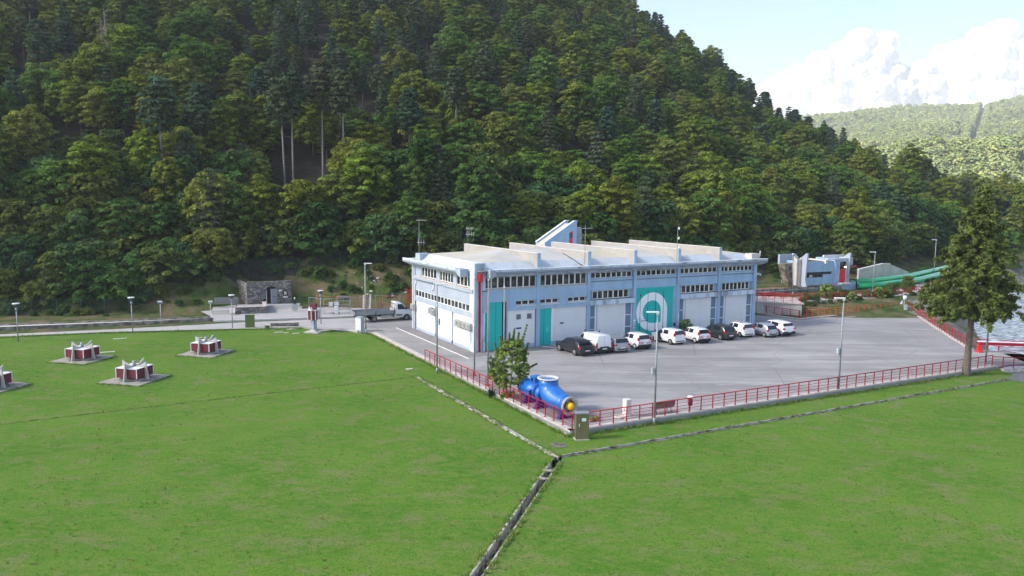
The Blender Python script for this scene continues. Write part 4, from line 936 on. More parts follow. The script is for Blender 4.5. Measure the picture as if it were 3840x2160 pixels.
def make_broad(name, seed, h=10., cr=3.4, bare=.12, nl=62, per=115, leaf=.28, mat='leaf', bark='bark', slim=1.):
    rs = np.random.RandomState(seed); root = empty(name); C = []; Rr = []
    hb = h*bare; cz = hb+(h-hb)*.52; rz = (h-hb)*.5
    lop = rs.uniform(-.22,.22,(3,)); b = MB(); top = Vector((rs.uniform(-.4,.4), rs.uniform(-.4,.4), h*.8))
    trunkmesh(b, [(0,0,-.6),(0,0,h*.12),(top.x*.3,top.y*.3,h*.4),tuple(top)], [h*.022,h*.017,h*.012,h*.004])
    for i in range(nl):
        a = i*2.39996+rs.uniform(-.3,.3); q = 1-1.75*(i+.5)/nl; q = max(q, -.75)
        rr = math.sqrt(max(0, 1-q*q)); k = (.72+.36*rs.rand())*(1+lop[0]*math.cos(a)+lop[1]*math.sin(2*a))
        p = np.array([cr*rr*k*math.cos(a)*slim, cr*rr*k*math.sin(a)*slim, cz+rz*q*(.8+.3*rs.rand())]); C.append(p)
        s = cr*rs.uniform(.20,.36); Rr.append([s, s, s*rs.uniform(.45,.7)])
        if i % 5 == 2:
            st = Vector((0,0,h*(.2+.45*rs.rand()))); e = Vector(p)*.93; mid = st.lerp(e, .5)+Vector((0,0,-.3)); trunkmesh(b, [tuple(st),tuple(mid),tuple(e)], [h*.008,h*.005,h*.002], 5)
    for i in range(nl//3):
        a = rs.uniform(0,6.28); C.append([cr*.5*math.cos(a)*rs.rand(), cr*.5*math.sin(a)*rs.rand(), cz+rz*rs.uniform(-.5,.6)]); Rr.append([cr*.4]*2+[cr*.3])
    V, F = leaves(C, Rr, per, leaf, rs); me = fastmesh('crown', V, F, M[mat]); o = bpy.data.objects.new('crown', me); link(o, root)
    b.build('trunk', M[bark], root, fix=False); return root
def make_pine(name, seed, h=14., cr=2.6, bare=.35, layers=13, leaf=.30, conical=True, per=46, bark='bark', mat='needle'):
    rs = np.random.RandomState(seed); root = empty(name); C = []; Rr = []; b = MB()
    trunkmesh(b, [(0,0,-.6),(0,0,h*.4),(rs.uniform(-.15,.15),0,h*.98)], [h*.017*(.62 if bare > .6 else 1),h*.012*(.62 if bare > .6 else 1),h*.003])
    for L in range(layers):
        t = L/(layers-1); z = h*(bare+(1-bare)*t*.98); rad = cr*((1-t)**.75*.95+.10) if conical else cr*(.45+.6*math.sin(math.pi*min(1,t*.9+.12)))
        rad *= rs.uniform(.75,1.15); n = max(1, int(3+5*(rad/cr)))
        for k in range(n):
            a = 2*math.pi*k/n+L*1.1+rs.uniform(-.3,.3); r_ = rad*rs.uniform(.55,1.05)
            for q in ((.55, 1.) if rad > cr*.4 else (1.,)):
                C.append([r_*q*math.cos(a), r_*q*math.sin(a), z-.18*r_*q+rs.uniform(-.2,.2)]); s = cr*rs.uniform(.15,.27)*(1.15 if q < 1 else 1); Rr.append([s, s, s*.42])
            if k % 2 == 0: trunkmesh(b, [(0,0,z+.1),(r_*.9*math.cos(a),r_*.9*math.sin(a),z-.15*r_)], [.05,.015], 4)
    if bare > .3:
        for k in range(7):
            a = rs.uniform(0,6.28); z = h*rs.uniform(.15,bare); L_ = rs.uniform(.6,1.5); trunkmesh(b, [(0,0,z),(L_*math.cos(a),L_*math.sin(a),z+rs.uniform(-.3,.1))], [.035,.01], 4)
    V, F = leaves(C, Rr, per, leaf, rs, up=.5, aspect=2.2); me = fastmesh('crown', V, F, M[mat]); o = bpy.data.objects.new('crown', me); link(o, root)
    b.build('trunk', M[bark], root, fix=False); return root
def make_shrub(name, seed, h=3.6, cr=2.3, nl=34, per=110, leaf=.22, mat='bush'):
    rs = np.random.RandomState(seed); root = empty(name); C = []; Rr = []; b = MB()
    for i in range(nl):
        a = i*2.4+rs.uniform(-.4,.4); q = (i+.5)/nl; r_ = cr*rs.uniform(.45,1)*math.sqrt(max(.05,1-q*q*.9)); C.append([r_*math.cos(a), r_*math.sin(a), h*(.03+.85*q)]); s = cr*rs.uniform(.22,.40); Rr.append([s,s,s*rs.uniform(.5,.85)])
    for k in range(5):
        a = rs.uniform(0,6.28); trunkmesh(b, [(0,0,-.3),(.3*math.cos(a),.3*math.sin(a),h*.3),(cr*.4*math.cos(a),cr*.4*math.sin(a),h*.7)], [.06,.045,.015], 5)
    V, F = leaves(C, Rr, per, leaf, rs); me = fastmesh('foliage', V, F, M[mat]); o = bpy.data.objects.new('foliage', me); link(o, root)
    b.build('stem', M['bark'], root, fix=False); return root
PB = [make_broad('broadleaf_tree', 11, 10, 3.5), make_broad('broadleaf_tree', 12, 9.2, 3.9, .10, 70), make_broad('broadleaf_tree', 13, 11.5, 3.4, .16), make_broad('broadleaf_tree', 14, 8.2, 3.3, .06, 54), make_broad('broadleaf_tree', 15, 11, 3.1, .14, 62, slim=.9)]
PP = [make_pine('pine_tree', 21, 14, 2.5, .34), make_pine('pine_tree', 22, 13, 2.9, .28, 12), make_pine('pine_tree', 23, 15, 2.7, .50, 11, conical=False)]
PS = [make_shrub('shrub', 31), make_shrub('shrub', 32, 2.8, 2.6, 30), make_shrub('shrub', 33, 4.6, 2.4, 34)]
BARE = [make_pine('tall_pine', 41, 16, 2.5, .62, 8, conical=False, bark='barkp'), make_pine('tall_pine', 42, 17.5, 2.3, .66, 8, conical=False, bark='barkp')]
# scatter positions over the slope, nearest first
rs = np.random.RandomState(5); cand = []
for yy in np.arange(70, 345, 5.3):
    for xx in np.arange(-260, 330, 5.6):
        x = xx+rs.uniform(-2.5,2.5)+(2.8 if int(yy/5.3) % 2 else 0); y = yy+rs.uniform(-2.4,2.4); cand.append((x, y))
for yy in np.arange(70, 200, 3.5):
    for xx in np.arange(-120, 110, 3.7):
        x = xx+rs.uniform(-1.8,1.8); y = yy+rs.uniform(-1.8,1.8); dq = y-np.interp(x/y, F_M, F_Y)
        if dq < 26: cand.append((x, y))
cand = np.array(cand); zc = hill(cand[:, 0], cand[:, 1]); mmc = cand[:, 0]/cand[:, 1]
dyc = cand[:, 1]-np.interp(mmc, F_M, F_Y); cyc = np.interp(mmc, CR_M, CR_Y)
px, py = pix(cand[:, 0], cand[:, 1], zc+6)
lim = np.where((px > 950) & (px < 1560), 8.0, np.where(px > 2800, 7.5, np.where(px < 600, .6, np.where(px < 950, 3.6, 4))))
ok = (dyc > lim) & (cand[:, 1] < cyc+14) & (px > -420) & (px < 4300) & (py > -330) & (riv_d(cand[:, 0], cand[:, 1]) > 6)
ok &= ~((px > 3100) & (cand[:, 1] < 140))
cand, zc, px, py, dyc = cand[ok], zc[ok], px[ok], py[ok], dyc[ok]
order = np.argsort(cand[:, 1]); cand, zc, px, py, dyc = cand[order], zc[order], px[order], py[order], dyc[order]
# the dark gap of bare ground with tall trunks behind the portal
gap = (px > 970) & (px < 1320) & (dyc > 17) & (dyc < 33)
def zone(px, py):
    c = ['above the three left well housings','above the stone portal','above the flatbed truck','behind the left half of the station','behind the stair tower','behind the right half of the station','above the blue gatehouse','near the tall spruce']
    k = min(7, max(0, int((px-0)/480))); r = 'at the foot of the slope' if py > 800 else ('low on the slope' if py > 600 else ('halfway up the slope' if py > 330 else 'high on the slope')); return c[k]+', '+r
KC = {}
used = set(); N_IND = 0; inst = []; LAB = {}
ALLP = PB+PP+PS
for i in range(len(cand)):
    x, y = cand[i]; r = rs.rand(); zz = zc[i]
    pinez = .55 if (900 < px[i] < 1650 and py[i] < 430) else (.10 if px[i] < 2400 else (.26 if py[i] < 700 and y > 215 else .12))
    if gap[i]: continue
    if dyc[i] < 9 or (dyc[i] < 28 and rs.rand() < .7): k = 8+rs.randint(3); s = rs.uniform(.9,1.5) if dyc[i] < 9 else rs.uniform(1.1,2.0)
    elif r < pinez: k = 5+rs.randint(3); s = rs.uniform(.65,1.0)
    else: k = rs.randint(5); s = rs.uniform(.72,1.12)
    if dyc[i] > 40: s *= rs.choice([.72,.88,1.0])
    sz = s*rs.uniform(.88,1.12); rot = rs.uniform(0, 6.28)
    inview = -60 < px[i] < 3900 and py[i] > -60
    if inview and N_IND < 284:
        p = ALLP[k]; o = p if k not in used else dup(p); used.add(k); N_IND += 1
        kind = 'broadleaf tree' if k < 5 else ('pine' if k < 8 else 'shrub'); size = 'large' if s > (1.25 if k > 7 else .98) else ('small' if s < (1.05 if k > 7 else .8) else 'medium')
        lb = '%s %s %s' % (size, kind, zone(px[i], py[i])); LAB.setdefault(lb, []).append(o)
        tag(o, lb, 'tree' if k < 8 else 'shrub', lb+'s' if False else None)
        o.location = (x, y, zz-.1); o.scale = (s, s, sz); o.rotation_euler = (0, 0, rot)
    else: inst.append((x, y, zz-.1, s, sz, rot, k))
for lb, os_ in LAB.items():
    if len(os_) > 1:
        for o in os_: o['group'] = lb+' (several alike)'
for k in range(len(ALLP)):
    if k not in used:      # a kind the nearest band does not use: give its first plant a place of its own
        x, y, zz, s, sz, rot, _ = next(t for t in inst if t[6] == k); o = ALLP[k]; o.location = (x, y, zz); o.scale = (s, s, sz); o.rotation_euler = (0, 0, rot)
        a, c = pix(x, y, zz+5); tag(o, ('broadleaf tree','pine','shrub')[0 if k < 5 else 1 if k < 8 else 2]+' standing among others '+zone(float(a), float(c)), 'tree')
def scatter(name, items, protos, extra_mat=None):
    "one object: points with an instance of a plant on each"
    me = bpy.data.meshes.new(name); me.from_pydata([t[:3] for t in items], [], [])
    for nm, ty, vals in (('scl','FLOAT_VECTOR',[(t[3],t[3],t[4]) for t in items]),('rot','FLOAT_VECTOR',[(0,0,t[5]) for t in items])):
        a = me.attributes.new(nm, ty, 'POINT'); a.data.foreach_set('vector', np.array(vals, np.float32).ravel())
    a = me.attributes.new('kid', 'INT', 'POINT'); a.data.foreach_set('value', np.array([t[6] for t in items], np.int32))
    o = bpy.data.objects.new(name, me); COL.objects.link(o); o['kind'] = 'stuff'
    ng = bpy.data.node_groups.new(name, 'GeometryNodeTree'); ng.interface.new_socket('Geometry', in_out='INPUT', socket_type='NodeSocketGeometry'); ng.interface.new_socket('Geometry', in_out='OUTPUT', socket_type='NodeSocketGeometry')
    N = ng.nodes; L = ng.links; gi = N.new('NodeGroupInput'); go = N.new('NodeGroupOutput'); jn = N.new('GeometryNodeJoinGeometry')
    def attr(nm, ty): a = N.new('GeometryNodeInputNamedAttribute'); a.data_type = ty; a.inputs[0].default_value = nm; return a.outputs[0]
    sc_, ro_, id_ = attr('scl','FLOAT_VECTOR'), attr('rot','FLOAT_VECTOR'), attr('kid','INT')
    for k, kids in enumerate(protos):
        if not any(t[6] == k for t in items): continue
        jj = N.new('GeometryNodeJoinGeometry')
        for ch in kids:
            oi = N.new('GeometryNodeObjectInfo'); oi.inputs['Object'].default_value = ch; oi.transform_space = 'ORIGINAL'; L.new(oi.outputs['Geometry'], jj.inputs[0])
        gt_ = N.new('GeometryNodeGeometryToInstance'); L.new(jj.outputs[0], gt_.inputs[0])
        cm_ = N.new('FunctionNodeCompare'); cm_.data_type = 'INT'; cm_.operation = 'EQUAL'; L.new(id_, cm_.inputs[2]); cm_.inputs[3].default_value = k
        ip = N.new('GeometryNodeInstanceOnPoints'); L.new(gi.outputs[0], ip.inputs['Points']); L.new(gt_.outputs[0], ip.inputs['Instance']); L.new(cm_.outputs[0], ip.inputs['Selection'])
        L.new(ro_, ip.inputs['Rotation']); L.new(sc_, ip.inputs['Scale']); L.new(ip.outputs[0], jn.inputs[0])
    L.new(jn.outputs[0], go.inputs[0]); md = o.modifiers.new('scatter', 'NODES'); md.node_group = ng; return o
scatter('forest', inst, [KIDS[p.name] for p in ALLP])
print('trees', N_IND, 'forest', len(inst), 'labels', len(LAB))
# tall bare trunks and the dead tree
def onhill(px_, py_, dmin=90, dmax=330):
    "first point of the slope on the line of sight"
    for Yq in np.arange(dmin, dmax, .5):
        p = aty(px_, py_, Yq)
        if hz(p.x, p.y) >= p.z: return Vector((p.x, p.y, hz(p.x, p.y)))
    return aty(px_, py_, 150)
tall = ((1070,705,16,0,'leaning slim pine with a long pale bare trunk above the stone portal',-.03),(1100,690,15,1,'second slim bare trunk from the left above the stone portal',0),(1212,660,17,0,'tall pine with a thick pale trunk above the flatbed truck',0),(1290,685,15,1,'pine with a pale bare trunk between the portal and the station',0),(612,770,17,0,'tall curved pine trunk above the three well housings',.05),(1710,610,14,1,'brownish pine standing alone behind the left part of the roof',0))
for k, (a, c, H_, pi_, lb, lean) in enumerate(tall):
    p = BARE[pi_]; o = p if k < 2 and k == pi_ else dup(p); q = onhill(a, c); d = q.y; o.location = q-Vector((0,0,.2)); s = H_/16*1.12; o.scale = (s,s,s); o.rotation_euler = (0, lean, k*1.3); tag(o, lb, 'tree')
def deadtree():
    q = onhill(410, 340); rs = np.random.RandomState(3); r = empty('dead_tree', q, 0, 'grey leafless dead conifer with drooping bare branches high on the left slope', 'tree'); b = MB(); H_ = 15.
    b.tube([(0,0,-1),(0,0,H_*.5),(-.3,0,H_)], [.24,.15,.03], 7); b.build('trunk', M['dead'], r); b = MB()
    for k in range(150):
        z = H_*(.18+.8*rs.rand()); a = rs.uniform(0,6.28); L_ = (1-z/H_)*2.6*rs.uniform(.5,1.1)+.35; c, s_ = math.cos(a), math.sin(a)
        b.tube([(0,0,z),(L_*.5*c,L_*.5*s_,z+.05),(L_*c,L_*s_,z-.45*L_)], [.035,.022,.008], 4)
    b.build('branches', M['dead'], r)
    b = MB().tube([(-1.5,.5,-1),(-1.3,.4,H_*.5),(-1.2,.4,H_*.9)], [.16,.1,.02], 6)
    for k in range(40):
        z = H_*(.4+.5*rs.rand()); a = rs.uniform(0,6.28); L_ = rs.uniform(.4,1.3); b.tube([(-1.25,.4,z),(-1.25+L_*math.cos(a),.4+L_*math.sin(a),z-.3*L_)], [.025,.008], 4)
    b.build('second_trunk', M['dead'], r)
deadtree()
# the big spruce in front of the yard's right end
def spruce():
    base = at(3622,1408,-.28); rs = np.random.RandomState(9); r = empty('spruce_tree', base, 0, 'tall olive green spruce with a bare lower trunk between the yard railing and the lawn', 'tree'); H_ = 17.0; b = MB()
    lean = lambda z: (z/H_*.25, 0)
    b.tube([(0,0,-.3),(0,0,.25),(.02,0,2.),(lean(9)[0],0,9),(lean(H_)[0],0,H_)], [.50,.36,.29,.20,.02], 12); C = []; Rr = []
    for k in range(215):
        t = (k/215)**.92; z = 5.3+(H_-5.6)*t; a = k*2.39996+rs.uniform(-.3,.3)
        prof_ = np.interp(t, [0,.1,.3,.5,.7,.85,1],[3.1,4.2,4.1,3.1,2.2,1.1,.22])*rs.choice([rs.uniform(.45,.8), rs.uniform(.8,1.15)], p=[.4,.6])
        c, s_ = math.cos(a), math.sin(a); sx = lean(z)[0]; droop = prof_*.20
        mid = (sx+prof_*.5*c, prof_*.5*s_, z-.02*prof_); tip = (sx+prof_*c, prof_*s_, z-droop+.12)
        b.tube([(sx,0,z+.15),mid,tip], [.055,.035,.01], 4)
        m_ = max(3, int(prof_*3.4))
        for j in range(m_):
            q = .22+.78*(j+.5)/m_; w_ = rs.uniform(-1,1)*prof_*.20*(1.15-q); zz = z+.15-(droop)*q*q
            if rs.rand() < .28: continue
            C.append([sx+prof_*q*c-s_*w_, prof_*q*s_+c*w_, zz-.10]); l_ = rs.uniform(.20,.32); Rr.append([l_,l_,rs.uniform(.10,.18)])
            if rs.rand() < .75: C.append([sx+prof_*q*c-s_*w_, prof_*q*s_+c*w_, zz-.42]); Rr.append([.14,.14,rs.uniform(.28,.50)])
    V, F = leaves(C, Rr, 20, .135, rs, up=-.1, aspect=3., inner=.1); me = fastmesh('crown', V, F, M['spruce']); link(bpy.data.objects.new('crown', me), r); b.build('trunk', M['bark'], r)
    print('spruce leaves', len(F))
spruce()
def laurel():
    p = Vector((-.35,56.1,lz(-.35,56.1))); rs = np.random.RandomState(4); r = empty('laurel_tree', p, 0, 'slender leafy young tree growing outside the short left railing', 'tree'); b = MB(); C = []; Rr = []
    b.tube([(.25,0,-.1),(.3,0,1.2),(.4,0,2.6),(.5,0,4.2)], [.09,.07,.05,.015], 7); b.tube([(.25,0,.3),(-.35,.1,1.5),(-.5,.1,3.)], [.05,.04,.02], 6)
    for k in range(300):
        q = rs.rand(); z = 1.15+3.5*q; a = rs.uniform(0,6.28); wd = np.interp(q, [0,.2,.45,.7,1],[1.15,1.6,1.5,1.2,.65])*rs.uniform(.1,1)**.5
        x = .25+wd*math.cos(a)+(q-.3)*.35; y = wd*math.sin(a)*.9; C.append([x,y,z]); s = rs.uniform(.10,.24); Rr.append([s,s,s*.9])
    for x, y, z0, z1, dx in ((1.05,.2,4.2,5.75,.45),(.75,-.2,4.2,5.2,.15),(.2,.1,4.2,5.15,.0),(-.35,.2,3.9,4.85,-.15),(.45,.3,4.4,5.45,.12),(-.75,0,3.4,4.35,-.12),(1.3,.1,3.2,4.4,.3),(1.2,0,2.3,2.85,1.05),(-1.0,.1,1.6,2.9,-.25)):
        for j in range(8): t = j/7; C.append([x+dx*t, y, z0+(z1-z0)*t]); Rr.append([.15*(1.15-t)]*2+[.12])
        b.tube([(.4,0,z0-1),(x,y,z0),(x+dx,y,z1)], [.03,.02,.006], 4)
    V, F = leaves(C, Rr, 60, .085, rs, up=.5, aspect=1.9, inner=.1); me = fastmesh('crown', V, F, M['laurel']); link(bpy.data.objects.new('crown', me), r); b.build('trunk', M['barkp'], r)
    b = MB(); C = [[rs.uniform(-.45,.45)+.1, rs.uniform(-.3,.3), rs.uniform(.1,.6)] for _ in range(26)]; V, F = leaves(C, [[.16,.16,.16]]*26, 60, .1, rs); me = fastmesh('base_growth', V, F, M['laurel']); link(bpy.data.objects.new('base_growth', me), r)
laurel()
def tuft(name, p, label, cat, n, L_, W_, spread, mat, seed=1):
    rs = np.random.RandomState(seed); vs = []; fs = []
    for k in range(n):
        a = rs.uniform(0,6.28); o_ = rs.uniform(0,.12,2); l_ = L_*rs.uniform(.6,1.1); sp = spread*rs.uniform(.2,1); c, s_ = math.cos(a), math.sin(a); i0 = len(vs)
        for t in (0,.4,.75,1): r_ = sp*t**1.4; z = l_*(t-.35*t*t*sp/max(.2,spread)); w_ = W_*(1-t*.9); vs += [(o_[0]+r_*c-s_*w_, o_[1]+r_*s_+c*w_, z),(o_[0]+r_*c+s_*w_, o_[1]+r_*s_-c*w_, z)]
        fs += [(i0,i0+1,i0+3,i0+2),(i0+2,i0+3,i0+5,i0+4),(i0+4,i0+5,i0+7,i0+6)]
    me = fastmesh(name, np.array(vs), np.array(fs), M[mat]); o = bpy.data.objects.new(name, me); link(o); o.location = p; return tag(o, label, cat)
tuft('agave', (-1.6,56.9,lz(-1.6,56.9)), 'dark green agave clump with long pointed leaves outside the left railing', 'plant', 150, .95, .035, .75, 'blade')
def potted(p, label, mat, seed, h=1.3, cr=.55):
    rs = np.random.RandomState(seed); r = empty('potted_plant', p, 0, label, 'potted plant'); b = MB().cyl((0,0,0),(0,0,.42),.33,.38,14); b.cyl((0,0,.36),(0,0,.45),.41,.41,14); b.build('pot', M['pot'], r)
    C = []; 
    for k in range(46): q = rs.rand(); a = rs.uniform(0,6.28); w_ = cr*(.4+.6*q)*rs.rand()**.5; C.append([w_*math.cos(a), w_*math.sin(a), .5+h*q])
    V, F = leaves(C, [[.13,.13,.17]]*46, 26, .07, rs, aspect=2.4, inner=.1); me = fastmesh('foliage', V, F, M[mat]); link(bpy.data.objects.new('foliage', me), r)
potted((-1.55,62.2,0), 'pale leafy potted shrub behind the flagpoles', 'pale_leaf', 1); potted((-1.0,61.6,0), 'second pot beside the pale leafy potted shrub', 'pale_leaf', 5, .7, .4)
potted((.9,58.0,0), 'dark pot with silvery foliage right behind the young tree', 'pale_leaf', 2, .9)
def bush(p, label, s, seed):
    o = make_shrub('bush', seed, 1.5, .75, 22, 60, .11, 'laurel'); o.location = p; o.scale = (s,s,s); tag(o, label, 'bush')
bush(bl(26.4,-.9), 'rounded green bush between the gate and the first white door on its right', 1.15, 51)
bush(bl(19.4,-1.3), 'small dark bush at the left foot of the emblem gate', .6, 52)
for k, (a, c, s, lb) in enumerate(((3095,1150,1.5,'yellow green bush on the bank below the upper road'),(3190,1160,1.0,'low bush on the bank right of the yellow green one'),(3290,1150,1.2,'dark bush on the bank left of the weather station'))): q = at(a, c, -.2); bush((q.x,q.y,hz(q.x,q.y)-.1), lb, s, 60+k)

# grass tufts: thicker growth along edges and scattered through the lawn
def tuftmesh(seed):
    rs = np.random.RandomState(seed); vs = []; fs = []
    for k in range(26):
        a = rs.uniform(0,6.28); r0 = rs.uniform(0,.11); b0 = rs.uniform(0,6.28); x0, y0 = r0*math.cos(b0), r0*math.sin(b0); c, s_ = math.cos(a), math.sin(a); h = rs.uniform(.06,.15); i0 = len(vs)
        vs += [(x0-s_*.008,y0+c*.008,0),(x0+s_*.008,y0-c*.008,0),(x0+c*h*.5+s_*.004,y0+s_*h*.5-c*.004,h),(x0+c*h*.5-s_*.004,y0+s_*h*.5+c*.004,h)]; fs.append((i0,i0+1,i0+2,i0+3))
    return np.array(vs), np.array(fs)
M['tuft'] = leafmat('grass_blades', [(.14,.30,.035),(.18,.36,.05),(.28,.36,.09),(.34,.33,.13),(.16,.34,.05)], .45, 2)
V, F = tuftmesh(3); gp = empty('weed_clump', (9.5,40.5,lz(9.5,40.5)), 0, 'slightly longer tuft of grass standing in the open lawn', 'grass tuft'); gl = link(bpy.data.objects.new('blades', fastmesh('blades', V, F, M['tuft'])), gp)
rs = np.random.RandomState(44); tu = []
def lawn_ok(x, y):
    if y < 16 or x < -75: return False
    l1 = (x-YC[0])*QD[0]+(y-YC[1])*QD[1]
    if x > YC[0] and l1 > -.1: return False
    if x < YC[0]: 
        dxx, dyy = YL0[0]-YC[0], YL0[1]-YC[1]; t = ((x-YC[0])*dxx+(y-YC[1])*dyy)/(dxx*dxx+dyy*dyy); sd = dxx*(y-YC[1])-dyy*(x-YC[0])
        if 0 < t and sd < .1*40: return False
    return y < np.interp(x, [-110,-53.9,-31.5,-20,-17], [71,78.5,84.5,85.0,83.5]) and x < 45 and y < 66+max(0,-x)
for _ in range(7000):
    Yq = 24+50*rs.rand()**1.3; x = rs.uniform(-.72,.72)*Yq
    if not lawn_ok(x, Yq): continue
    if hashn(np.array([x]), np.array([Yq]), 2.5, 7)[0]+.35*rs.rand() < .62: continue
    s = rs.uniform(.4,.9); tu.append((x, Yq, lz(x,Yq)-.01, s, s*rs.uniform(.5,1.), rs.uniform(0,6.28), 0))
def along(pts, n, w0, w1, smin=.8, smax=1.6):
    L = [math.hypot(b[0]-a[0], b[1]-a[1]) for a, b in zip(pts[:-1], pts[1:])]; T = sum(L)
    for _ in range(n):
        d = rs.rand()*T; i = 0
        while i < len(L)-1 and d > L[i]: d -= L[i]; i += 1
        a, b = pts[i], pts[i+1]; t = d/L[i]; nx_, ny_ = -(b[1]-a[1])/L[i], (b[0]-a[0])/L[i]; o_ = rs.uniform(w0,w1)
        x = a[0]+(b[0]-a[0])*t+nx_*o_; y = a[1]+(b[1]-a[1])*t+ny_*o_; s = rs.uniform(smin,smax); tu.append((x, y, lz(x,y)-.01, s, s*rs.uniform(.7,1.3), rs.uniform(0,6.28), 0))
along([YL0, YC], 420, -.35, -.02, .7, 1.9); along([YC, YR], 520, -.35, -.02, .6, 1.7)
for sd in (1,-1): along([D1a, (2.65,43.)], 420, sd*.26, sd*.42); along([(2.75,43.7), DLe], 90, sd*.12, sd*.28); along([(3.15,43.9), DRe], 180, sd*.20, sd*.34, .5, 1.)
along(faint[:3], 260, -.12, .12, .4, .9); along([(-70,76.6),(-53.9,78.8),(-44.4,82.0),(-31.5,84.9),(-24,86.)], 400, -.5, -.05, .8, 1.8)
for cx_, cy_ in ((-39.4,68.6),(-31.0,61.3),(-29.4,72.0),(-40.6,58.0)):
    q4 = [(cx_+math.cos(R_(-13)+R_(45+90*k))*2.72, cy_+math.sin(R_(-13)+R_(45+90*k))*2.72) for k in range(5)]; along(q4, 130, -.2, .05, .7, 1.3)
scatter('grass_tufts', tu, [[gl]])
# ================================================================ street furniture and small things
def lamp(p, H, label, yaw, flood=None, L_=.75, group='tall lamp posts', z0=None):
    r = empty('lamp_post', (p[0], p[1], p[2] if z0 is None else z0), yaw, label, 'lamp post', group)
    b = MB().cyl((0,0,0),(0,0,H),.085,.05,n=10); b.cyl((0,0,0),(0,0,.5),.10,.10,n=10); b.build('pole', M['steel'], r)
    MB().box(-.1,L_,-.11,.11,H-.02,H+.07).box(-.08,.1,-.07,.07,H-.16,H-.02).build('lamp_head', M['lampw'], r, .02)
    if flood:
        f = MB().box(.14,.28,-.2,.2,flood-.25,flood+.25).build('floodlight', M['soffit'], r, .02); MB().box(.0,.15,-.03,.03,flood-.05,flood+.03).cyl((.02,0,flood-.55),(.16,0,flood-.15),.02,n=5).build('bracket', M['steel'], f); MB().cyl((.281,0,.1+flood),(.29,0,.1+flood),.07,n=10).cyl((.281,0,flood-.1),(.29,0,flood-.1),.07,n=10).build('lens', M['lampw'], f)
    return r
lamp(at(1372,1252,-.15), 7.85, 'tall lamp post beside the white block at the road junction', 0)
lamp(at(1639,1400,-.2), 7.8, 'tall lamp post outside the left end of the short railing', .15, 4.55); 
lamp(at(2453,1592,-.28), 7.75, 'tall lamp post on the lawn in front of the bench behind the front railing', math.pi, 3.75)
lamp(at(3143,1477,-.28), 7.7, 'tall lamp post outside the long front railing, left of the spruce', math.pi, 3.5)
lamp(at(3694,1382,-.28), 8.0, 'tall lamp post right beside the spruce, its head hidden by branches', 1.2)
lamp(at(3272,1099,1.1), 6.3, 'lamp post behind the upper railing in front of the green pipes', math.pi, None, .8)
lamp(at(2973,1108,1.1), 6.2, 'slim leaning post in front of the left corner of the gatehouse', math.pi, None, .2).rotation_euler = (0, R_(-3), 0)
lamp(Vector((78,140,1.6)), 6.6, 'lamp post on the grass bank left of the spruce, beyond the pipes', math.pi, None, .8)
q = aty(3810,930,215); lamp(q, 8.5, 'far lamp post at the right edge beyond the spruce', math.pi, None, 1.0); q = aty(3832,925,230); lamp(q, 5, 'farthest small lamp post at the right edge', math.pi, None, 1.0)
def disc_lamp(p, H, label):
    r = empty('path_lamp', p, 0, label, 'lamp post', 'short path lamps with round caps'); MB().cyl((0,0,0),(0,0,H-.75),.06,.05,n=8).build('pole', M['steel'], r)
    MB().cyl((0,0,H-.75),(0,0,H-.45),.14,.10,n=10).build('lamp_socket', M['soffit'], r); MB().cyl((0,0,H-.45),(0,0,H-.08),.12,.30,n=12).build('lantern', M['glass'], r); MB().cyl((0,0,H-.08),(0,0,H),.36,.32,n=16).build('cap', M['lampw'], r)
disc_lamp(at(69,1282,-.1), 4.0, 'leftmost round-capped path lamp beside the road'); disc_lamp(at(498,1250,-.1), 4.0, 'round-capped path lamp between the road and the well housings'); disc_lamp(at(872,1232,-.08), 3.9, 'round-capped path lamp left of the olive cabinet'); disc_lamp(at(1204,1214,.0), 4.0, 'round-capped path lamp right behind the tall pedestal')
for k, (a, c, z1, lb) in enumerate(((1779,1408,8.35,'bare flagpole nearest the corner of the building'),(1829,1446,8.5,'middle bare flagpole in front of the turquoise corner door'),(1888,1470,8.2,'rightmost bare flagpole, rising behind the young tree'))):
    q = at(a, c); r = empty('flagpole', q, 0, lb, 'flagpole', 'bare flagpoles'); MB().cyl((0,0,0),(0,0,z1),.07,.035,n=8).build('pole', M['steel'], r); MB().sphere((0,0,z1+.05),.07,8).build('finial', M['lampw'], r); MB().cyl((.06,0,1.),(.06,0,z1-.2),.008,n=4).build('halyard', M['lampw'], r); MB().cyl((0,0,0),(0,0,.08),.16,n=10).build('base_plate', M['brightred'], r)
